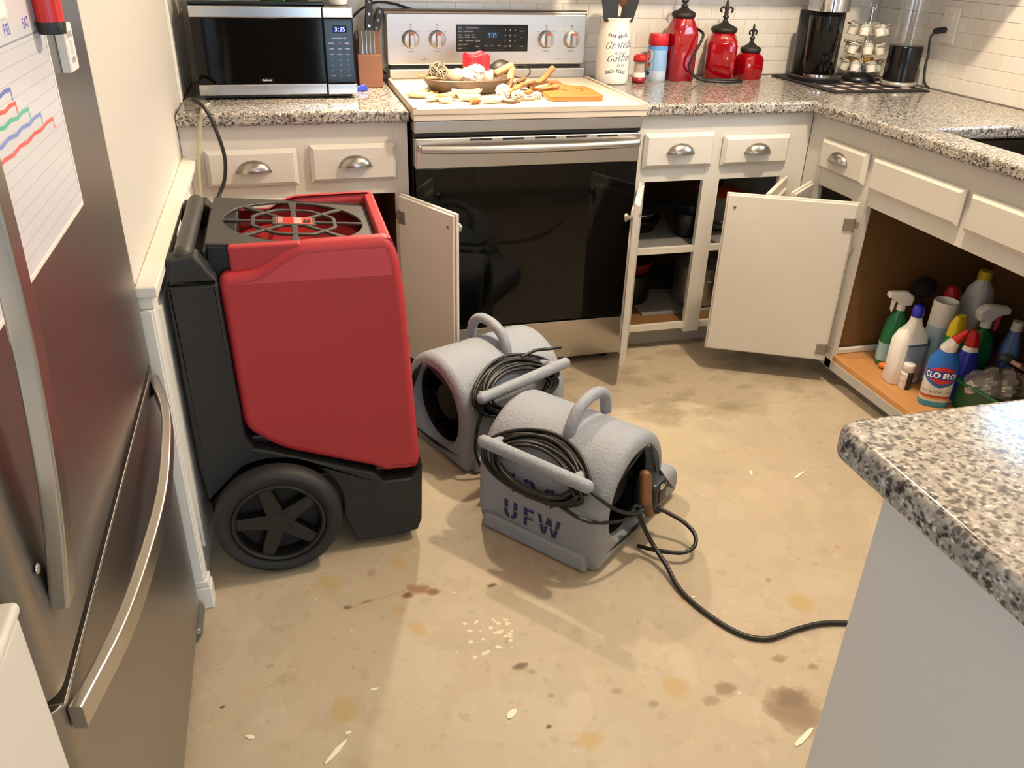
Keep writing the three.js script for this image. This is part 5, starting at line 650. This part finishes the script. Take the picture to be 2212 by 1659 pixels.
  part(t, 'blower_duct', [L([[0.165, 0.60], [0.160, 0.70], [0.150, 0.745], [0.115, 0.70], [0.05, 0.655], [0, 0.65]], 40).translate(0.005, 0, 0)], M('#a01a1e', 0.5, 0, { side: THREE.DoubleSide }), 'red inner blower duct');
  part(t, 'blower_motor', [L([[0, 0.65], [0.045, 0.65], [0.05, 0.69], [0.03, 0.71], [0, 0.715]], 28).translate(-0.09, 0.0, 0.05)], M('#3b332c', 0.5)); part(t, 'coil_edge', [B(-0.06, 0.14, 0.752, 0.768, 0.125, 0.132, 0.001), ...Array.from({ length: 9 }, (_, i) => S(0.009, -0.04 + i * 0.02, 0.748, 0.14, 1, 1.2, 0.8, 10, 8))], M('#d8d0be', 0.5), 'pale coil edge inside the grille');
  // wheels
  for (const s of [1, -1]) {
    const w = new THREE.Group(); w.name = 'wheel'; w.position.set(-0.10, 0.148, s * 0.258); w.scale.setScalar(0.98); t.add(w); if (s < 0) w.rotation.y = Math.PI;
    const prof = [[0.112, -0.024], [0.140, -0.026], [0.149, -0.016], [0.150, 0], [0.149, 0.016], [0.140, 0.027], [0.128, 0.029], [0.122, 0.024], [0.112, 0.024], [0.112, -0.024]];
    part(w, 'tyre', L(prof, 72).rotateX(Math.PI / 2), mRub, 'black rubber tyre');
    part(w, 'rim', L([[0.098, -0.02], [0.113, -0.02], [0.113, 0.021], [0.106, 0.025], [0.098, 0.02], [0.098, -0.02]], 60).rotateX(Math.PI / 2), mBlk);
    for (let k = 0; k < 5; k++) part(w, 'spoke', X(rounded([[0.0, -0.023], [0.102, -0.0165], [0.102, 0.0165], [0.0, 0.023]], 0.003), 0.026, 0.004, 2).translate(0, 0, -0.008).rotateZ((105 + k * 72) / 57.296), mBlk);
    part(w, 'hub', C(0.03, 0.028, 0.03, 0, 0, 0.004, 'z', 32), mBlk); part(w, 'back_disc', C(0.1, 0.1, 0.004, 0, 0, -0.018, 'z', 40), mDark); part(t, 'axle', C(0.012, 0.012, 0.06, -0.10, 0.15, s * 0.215, 'z', 16), mSteelD);
  }
}
single('black_cable', T([[-0.640, 0.930, 0.50], [-0.632, 0.945, 0.585], [-0.618, 0.955, 0.645], [-0.588, 0.935, 0.665], [-0.562, 0.86, 0.67], [-0.552, 0.79, 0.67], [-0.562, 0.73, 0.675], [-0.585, 0.685, 0.70], [-0.60, 0.63, 0.80], [-0.60, 0.60, 0.95], [-0.595, 0.60, 1.085]], 0.0055, 90, 8), mCord, 'black cord hanging from the left countertop down behind the dehumidifier', 'cord');
single('drain_hose', T([[-0.585, 0.925, 0.55], [-0.592, 0.930, 0.625], [-0.600, 0.915, 0.652], [-0.618, 0.84, 0.66], [-0.630, 0.76, 0.665], [-0.633, 0.66, 0.70], [-0.630, 0.58, 0.80], [-0.60, 0.50, 1.0], [-0.58, 0.45, 1.085]], 0.0062, 80, 10), M('#d9d3b0', 0.25, 0, { transmission: 0.5, thickness: 0 }), 'pale translucent drain hose hanging over the left counter edge', 'hose');
// ------------------------------------------------------------------ air movers
const mGrey = metric(M('#8d939c', 0.62, 0, { bumpMap: rep(noiseTex(256, 24, 17), 0.11), bumpScale: 0.0014 }));
const FD = 0.163, FY = 0.160, FR = 0.163, surf = (y) => (y < FY ? 0 : -FD + Math.sqrt(Math.max(0, FR * FR - (y - FY) ** 2)));
function airMover(label, pos, turn, seed0, yl, yr) {
  seed = seed0;
  const t = thing('air_mover', label, 'fan', pos, turn), W = 0.378;
  const s = new THREE.Shape(); s.moveTo(0.012, 0.006); s.lineTo(0.0, 0.05); s.lineTo(0.0, FY);
  for (let i = 1; i <= 40; i++) { const a = Math.PI - i / 40 * (Math.PI + 0.15); s.lineTo(FD + Math.cos(a) * FR, FY + Math.sin(a) * FR); }
  s.quadraticCurveTo(0.335, 0.110, 0.40, 0.105); s.quadraticCurveTo(0.445, 0.10, 0.45, 0.06); s.quadraticCurveTo(0.45, 0.008, 0.42, 0.006); s.closePath();
  const h = new THREE.Path(); h.absarc(FD, FY, 0.121, 0, Math.PI * 2, true); s.holes.push(h);
  part(t, 'housing', X(s, W, 0.026, 5, 40, 0.35).rotateY(Math.PI / 2).translate(-W / 2, 0, 0), mGrey, 'grey moulded snail housing');
  part(t, 'base_flange', [X(rounded([[-0.16, 0.004], [0.16, 0.004], [0.155, 0.05], [-0.155, 0.05]], 0.012), 0.03, 0.008, 3).translate(0, 0, -0.018)], mGrey);
  for (const x of [-0.13, 0.13]) for (const z of [-0.03, -0.33]) part(t, 'rubber_foot', C(0.015, 0.014, 0.008, x, 0.004, z, 'y', 16), mBlk);
  part(t, 'carry_handle', [T([[0.026, 0.285, -0.092], [0.026, 0.328, -0.104], [0.026, 0.360, -0.134], [0.026, 0.372, -0.182], [0.026, 0.366, -0.232], [0.026, 0.342, -0.264], [0.026, 0.292, -0.278]], 0.0155, 60, 16)], mGrey);
  part(t, 'cord_bar', [capsule([-0.148, yl, 0.022], [0.152, yr, 0.022], 0.0165, 16), capsule([-0.13, yl - 0.004, 0.015], [-0.12, yl - 0.02, -0.05], 0.014), capsule([0.12, yr - 0.004, 0.015], [0.10, yr - 0.015, -0.05], 0.014)], mGrey, 'grey cord wrap bar');
  const imp = []; for (let k = 0; k < 36; k++) { const a = k / 36 * 6.283; imp.push(B(-0.15, 0.15, -0.001, 0.001, 0.098, 0.119).rotateX(a)); }
  part(t, 'impeller', [...imp, C(0.119, 0.119, 0.003, 0, 0, 0, 'x', 36)].map((g) => g.translate(0, FY, -FD)), mBlk); part(t, 'throat', new THREE.CylinderGeometry(0.1205, 0.1205, 0.31, 48, 1, true).rotateZ(Math.PI / 2).translate(0, FY, -FD), M('#0b0b0c', 0.8, 0, { side: THREE.DoubleSide }));
  for (const d of [-1, 1]) part(t, 'motor', [C(0.055, 0.05, 0.08, d * 0.10, FY, -FD, 'x', 28), ...[0, 1, 2].map((k) => B(-0.004, 0.004, 0.04, 0.12, -0.008, 0.008).rotateX(k * 2.094 + 0.4).translate(d * 0.125, FY, -FD))], M('#0a0a0a', 0.8));
  // wound cord
  const pts = []; for (let i = 0; i <= 12 * 22; i++) { const k = i / 22, a = k * Math.PI * 2, j = Math.floor(k), q = [0.98, 0.88, 1.06, 0.80, 0.95, 1.02, 0.85, 1.1, 0.91, 0.76][j % 10] + 0.03 * Math.sin(a * 2 + j), y = 0.238 + 0.062 * q * Math.sin(a) + 0.004 * Math.sin(j * 2.1), x = -0.005 + 0.138 * q * Math.cos(a) + 0.006 * Math.sin(j * 1.7); pts.push([x, y, surf(y) + 0.012 + 0.0042 * (j % 5) + (j > 4 ? 0.004 : 0)]); }
  part(t, 'cord_coil', T(pts, 0.0049, 1200, 7), mCord, 'coil of black power cord');
  return t;
}
{
  const t = airMover('grey air mover nearest the camera with blue stencilled letters and coiled cord', [0.138, 0, 1.637], -0.885, 3, 0.276, 0.270);
  const art = cv(512, 512, (g, w) => { g.clearRect(0, 0, w, w); g.fillStyle = '#23265e'; g.textAlign = 'center'; g.font = 'bold 190px sans-serif'; const put = (c, x, y) => { g.fillText(c, x, y); g.clearRect(x - 6, y - 150, 12, 26); g.clearRect(x - 7, y - 34, 14, 40); g.clearRect(x - 70, y - 74, 140, 10); }; put('1', 110, 218); put('3', 250, 218); put('6', 400, 218); put('U', 110, 432); put('F', 250, 432); put('W', 410, 432); for (let i = 0; i < 500; i++) g.clearRect(rr(0, w), rr(0, w), rr(1, 3), rr(1, 3)); });
  part(t, 'stencil_lettering', new THREE.PlaneGeometry(0.20, 0.205).translate(-0.018, 0.131, 0.0012), M('#ffffff', 0.7, 0, { map: art, transparent: true, alphaTest: 0.4 }), 'blue stencilled letters and digits');
  part(t, 'power_box', [B(0.165, 0.232, 0.10, 0.178, -0.265, -0.195, 0.014)], M('#23262e', 0.35), 'dark power outlet box in the inlet'); part(t, 'box_socket', [B(0.231, 0.235, 0.12, 0.158, -0.25, -0.212, 0.004)], mBlk); part(t, 'switch_light', S(0.008, 0.233, 0.167, -0.225, 0.5, 1, 1.6), mChrome);
  part(t, 'brown_plug', [capsule([0.205, 0.215, -0.175], [0.225, 0.160, -0.150], 0.016), capsule([0.225, 0.165, -0.152], [0.232, 0.12, -0.165], 0.011)], M('#6b4324', 0.45), 'brown power plug');
  part(t, 'cord_lead', [T([[0.10, 0.262, 0.0], [0.165, 0.232, -0.005], [0.205, 0.19, -0.04], [0.225, 0.155, -0.10], [0.23, 0.145, -0.145]], 0.0047, 40, 7), T([[0.08, 0.182, 0.02], [0.15, 0.165, 0.012], [0.20, 0.158, -0.03], [0.225, 0.150, -0.10], [0.230, 0.150, -0.145]], 0.0047, 40, 7)], mCord);
}
{
  const t = airMover('grey air mover behind, its round black inlet facing left beside the dehumidifier', [0.207, 0, 1.215], 0.40, 5, 0.258, 0.282);
  part(t, 'cord_lead', [T([[-0.135, 0.23, 0.012], [-0.165, 0.15, 0.02], [-0.172, 0.09, 0.026], [-0.15, 0.03, 0.035], [-0.12, 0.008, 0.045], [-0.05, 0.0065, 0.06]], 0.0047, 50, 7), T([[0.03, 0.315, -0.03], [0.08, 0.322, -0.03], [0.13, 0.318, -0.02], [0.155, 0.325, 0.0]], 0.0047, 30, 7)], mCord);
}
{
  const t = thing('extension_cord', 'black extension cord looping from the front air mover across the floor', 'cord');
  part(t, 'lead', T([[0.385, 0.13, 1.70], [0.400, 0.085, 1.715], [0.418, 0.045, 1.742], [0.432, 0.022, 1.80], [0.436, 0.008, 1.875], [0.466, 0.006, 1.969], [0.512, 0.006, 2.042], [0.560, 0.006, 2.067], [0.642, 0.006, 2.057], [0.716, 0.006, 2.054], [0.80, 0.006, 2.08], [0.95, 0.006, 2.2], [1.10, 0.006, 2.4]], 0.006, 160, 10), mCord);
  part(t, 'connector', capsule([0.440, 0.075, 1.640], [0.470, 0.072, 1.645], 0.012), mCord);
}
single('extension_cord', T([[0.438, 0.09, 1.635], [0.462, 0.082, 1.645], [0.495, 0.07, 1.665], [0.530, 0.055, 1.70], [0.540, 0.042, 1.735], [0.522, 0.034, 1.765], [0.49, 0.03, 1.775], [0.455, 0.026, 1.76], [0.42, 0.018, 1.73], [0.400, 0.008, 1.70]], 0.0055, 90, 10), mCord, 'short black cord loop standing off the floor at the front air mover\'s inlet', 'cord');
// ------------------------------------------------------------------ refrigerator
{
  const t = thing('refrigerator', 'stainless refrigerator with a bottom freezer drawer and bowed handles', 'refrigerator', [-1.03, 0, 2.112]);
  const mF = M('#a19c96', 0.36, 1, { anisotropy: 0.35 }), mFe = M('#c2beb7', 0.3, 1);
  const leaf = (y0, y1) => X(rounded([[-0.285, -0.418], [0.363, -0.418, 0.014], [0.363, 0.418, 0.05], [-0.285, 0.418]].map((p) => [p[0] < 0 ? 0.287 : p[0], p[1], p[2]]), 0.006), y1 - y0, 0.003, 2, 16).rotateX(Math.PI / 2).translate(0, y1, 0);
  part(t, 'case', B(-0.36, 0.275, 0.03, 1.74, -0.412, 0.412, 0.004), M('#6c6a68', 0.5, 0.3));
  part(t, 'gasket', B(0.275, 0.288, 0.05, 1.73, -0.405, 0.405), mBlk);
  part(t, 'fresh_food_door', leaf(0.652, 1.745), mF, 'upper stainless door'); part(t, 'freezer_drawer', leaf(0.035, 0.635), mF, 'lower stainless freezer drawer');
  part(t, 'drawer_lip', B(0.30, 0.362, 0.633, 0.6365, -0.41, 0.40, 0.001), mFe);
  const bar = (pts, w, h) => { const c = new THREE.CatmullRomCurve3(pts.map((p) => V(...p))), s = rounded([[-w / 2, -h / 2], [w / 2, -h / 2], [w / 2, h / 2], [-w / 2, h / 2]], 0.004); return new THREE.ExtrudeGeometry(s, { steps: 48, extrudePath: c, curveSegments: 4 }); };
  part(t, 'drawer_handle', bar([[0.366, 0.612, -0.395], [0.398, 0.610, -0.27], [0.413, 0.609, -0.12], [0.418, 0.609, 0.0], [0.413, 0.609, 0.12], [0.398, 0.610, 0.27], [0.370, 0.611, 0.40]], 0.034, 0.016), mFe, 'bowed stainless drawer handle');
  part(t, 'door_handle', bar([[0.370, 0.735, 0.345], [0.388, 0.85, 0.345], [0.402, 1.0, 0.345], [0.408, 1.15, 0.345], [0.405, 1.35, 0.345], [0.392, 1.55, 0.345], [0.37, 1.66, 0.345]], 0.034, 0.020), mFe, 'bowed vertical door handle');
  part(t, 'lower_hinge', [B(0.30, 0.372, 0.008, 0.034, -0.425, -0.33, 0.010)], M('#7d7a75', 0.4, 0.6)); part(t, 'foot_grille', B(0.20, 0.34, 0.0, 0.034, -0.40, 0.40, 0.006), mBlk);
  part(t, 'rivet', S(0.006, 0.366, 0.80, 0.372, 0.4, 1, 1), mChrome);
}
{
  const t = thing('whiteboard_calendar', 'white magnetic calendar board with coloured marker lines on the refrigerator', 'whiteboard', [-0.667, 1.036, 2.292]);
  const Wd = 0.62, Hd = 0.40, art = cv(1240, 800, (g, w, h) => {   // left on the canvas is the far-from-frame end, right is the far end
    g.fillStyle = '#d6d6db'; g.fillRect(0, 0, w, h); const X0 = (z) => (2.602 - z) / Wd * w, Y0 = (y) => (1.436 - y) / Hd * h;
    g.strokeStyle = '#b9bac2'; g.lineWidth = 2; for (let y = 1.036 + 0.0; y < 1.262; y += 0.0157) { g.beginPath(); g.moveTo(0, Y0(y)); g.lineTo(w, Y0(y)); g.stroke(); } g.strokeStyle = '#cfd0d8'; for (let i = 1; i < 26; i++) { g.beginPath(); g.moveTo(w * i / 26, Y0(1.262)); g.lineTo(w * i / 26, h); g.stroke(); }
    g.strokeStyle = '#9a9ba4'; g.lineWidth = 4; g.beginPath(); g.moveTo(0, Y0(1.262)); g.lineTo(w, Y0(1.262)); g.stroke();
    g.fillStyle = '#5b60b8'; g.font = 'bold 34px sans-serif'; for (let i = 0; i < 7; i++) g.fillText(['SUN', 'MON', 'TUE', 'WED', 'THU', 'FRI', 'SAT'][i], 60 + i * 166, Y0(1.270)); g.fillStyle = '#9a9cb0'; g.font = 'bold 60px serif'; g.fillText('Calendar', 420, Y0(1.33));
    const line = (col, z0, y0, z1, y1) => { g.strokeStyle = col; g.lineWidth = 9; g.lineJoin = 'round'; g.beginPath(); g.moveTo(X0(z0), Y0(y0 - 0.012)); g.lineTo(X0(z0), Y0(y0)); for (let i = 1; i <= 14; i++) { const u = i / 14; g.lineTo(X0(z0 + (z1 - z0) * u), Y0(y0 + (y1 - y0) * u + (i % 2 ? 0.0012 : -0.0012))); } g.stroke(); };
    line('#5a6fc0', 2.185, 1.219, 2.5, 1.219); line('#d8483e', 2.178, 1.203, 2.5, 1.204); line('#4fb59a', 2.133, 1.189, 2.5, 1.191); line('#7f92d4', 2.086, 1.175, 2.5, 1.174); line('#e0605e', 2.033, 1.160, 2.5, 1.158);
  });
  part(t, 'board', B(0, 0.006, 0, Hd, -0.31, 0.31, 0.002), M('#d9d9dc', 0.3)); part(t, 'printed_face', new THREE.PlaneGeometry(Wd - 0.006, Hd - 0.006).rotateY(Math.PI / 2).translate(0.0064, Hd / 2, 0), M('#ffffff', 0.22, 0, { map: art }));
  part(t, 'edge_trim', [B(0.0, 0.0075, -0.003, 0.003, -0.312, 0.312, 0.001), B(0, 0.0075, 0, Hd, -0.314, -0.309, 0.001)], mWhite);
}
{ const art = cv(256, 256, (g, w, h) => { g.fillStyle = '#e6e2df'; g.fillRect(0, 0, w, h); seed = 55; for (let i = 0; i < 40; i++) { g.strokeStyle = ['#d8563e', '#e07a50', '#a8443c', '#555a78', '#d89a72'][i % 5]; g.lineWidth = rr(6, 16); g.beginPath(); const x = rr(30, 220); g.moveTo(x, rr(30, 120)); g.lineTo(x + rr(-20, 20), rr(140, 230)); g.stroke(); } });
  const t = thing('paper_drawing', 'paper with red and orange strokes above the calendar at the left edge', 'drawing', [-0.660, 1.287, 2.19]); part(t, 'sheet', B(0, 0.0012, 0, 0.14, -0.055, 0.10), mWhite); part(t, 'picture', new THREE.PlaneGeometry(0.15, 0.135).rotateY(Math.PI / 2).translate(0.0015, 0.07, 0.0225), M('#ffffff', 0.8, 0, { map: art })); }
{ const t = thing('marker_holder', 'red cylinder with a black end stuck upright on the refrigerator', 'marker', [-0.6435, 1.259, 2.015]); part(t, 'barrel', loft([[0.012, 0.016, 0.017], [0.11, 0.0165, 0.0175], [0.24, 0.016, 0.017]], 28), M('#c4201c', 0.35)); part(t, 'black_end', loft([[0, 0.0155, 0.0165], [0.012, 0.017, 0.018], [0.014, 0.0165, 0.0175]], 28), mBlk); part(t, 'side_stripe', B(0.014, 0.0172, 0.05, 0.2, -0.003, 0.003, 0.001), mSteelD); }
{ const art = cv(128, 160, (g, w, h) => { g.fillStyle = '#e4e3e2'; g.fillRect(0, 0, w, h); g.fillStyle = '#a6a5a6'; g.fillRect(16, 22, 96, 22); g.fillStyle = '#c6c6c8'; g.fillRect(40, 54, 48, 50); g.fillStyle = '#a2a1a2'; g.fillRect(30, 114, 66, 22); g.fillStyle = '#8d8c8c'; g.beginPath(); g.arc(62, 125, 8, 0, 7); g.fill(); });
  const t = thing('magnet_box', 'small white magnet box right of the red cylinder on the refrigerator', 'magnet', [-0.667, 1.197, 1.876]); part(t, 'box', B(0, 0.013, 0, 0.062, -0.026, 0.026, 0.002), mWhite); part(t, 'front_print', new THREE.PlaneGeometry(0.047, 0.057).rotateY(Math.PI / 2).translate(0.0133, 0.031, 0), M('#ffffff', 0.4, 0, { map: art })); }
{ const t = thing('side_cabinet', 'white painted low cabinet side at the lower left corner beside the refrigerator', 'cabinet', [-0.98, 0, 2.83]); part(t, 'side_panel', B(0.30, 0.325, 0.0, 0.825, -0.255, 0.3, 0.008), mCab); part(t, 'carcass', B(-0.3, 0.30, 0.0, 0.815, -0.245, 0.3), mCab); part(t, 'top_cap', B(-0.3, 0.327, 0.822, 0.836, -0.258, 0.3, 0.006), mCab); }
// ------------------------------------------------------------------ scraps on the floor
{ seed = 21; const mP = M('#e6ddc8', 0.7);
  const scrap = (lab, x, z, len, wid, turn) => { const t = thing('paint_scrap', lab, 'scrap', [x, 0, z], turn); const p = []; for (let i = 0; i < 9; i++) { const a = i / 9 * 6.283; p.push([Math.cos(a) * len / 2 * rr(0.85, 1.05), Math.sin(a) * wid / 2 * rr(0.7, 1.1)]); } part(t, 'flake', X(rounded(p, 0.001), 0.0025, 0.0006, 1, 3).rotateX(Math.PI / 2).translate(0, 0.0025, 0), mP); };
  scrap('long white sliver on the bare floor near the bottom edge', -0.399, 2.133, 0.072, 0.010, -2.35 + Math.PI); scrap('small white flake just beyond the long white sliver', -0.372, 2.095, 0.014, 0.008, 0.2); scrap('oval white flake on the floor below the front air mover', -0.049, 2.126, 0.032, 0.015, 0.7); scrap('white streak of plaster beside the island corner at the lower right', 0.500, 2.316, 0.075, 0.014, 0.45);
  scrap('white chip at the middle of the bright floor strip', -0.311, 2.0, 0.020, 0.006, 0.1); scrap('white chip near the refrigerator foot', -0.557, 2.06, 0.022, 0.010, -0.4); scrap('white scrape mark on the far right floor', 1.0, 1.495, 0.06, 0.010, 0.5); scrap('white speck left of the far white scrape', 0.863, 1.453, 0.026, 0.012, 1.2); scrap('tiny white crumb near the black cord', 0.46, 1.90, 0.012, 0.007, 0); }
renderer.render(scene, camera);
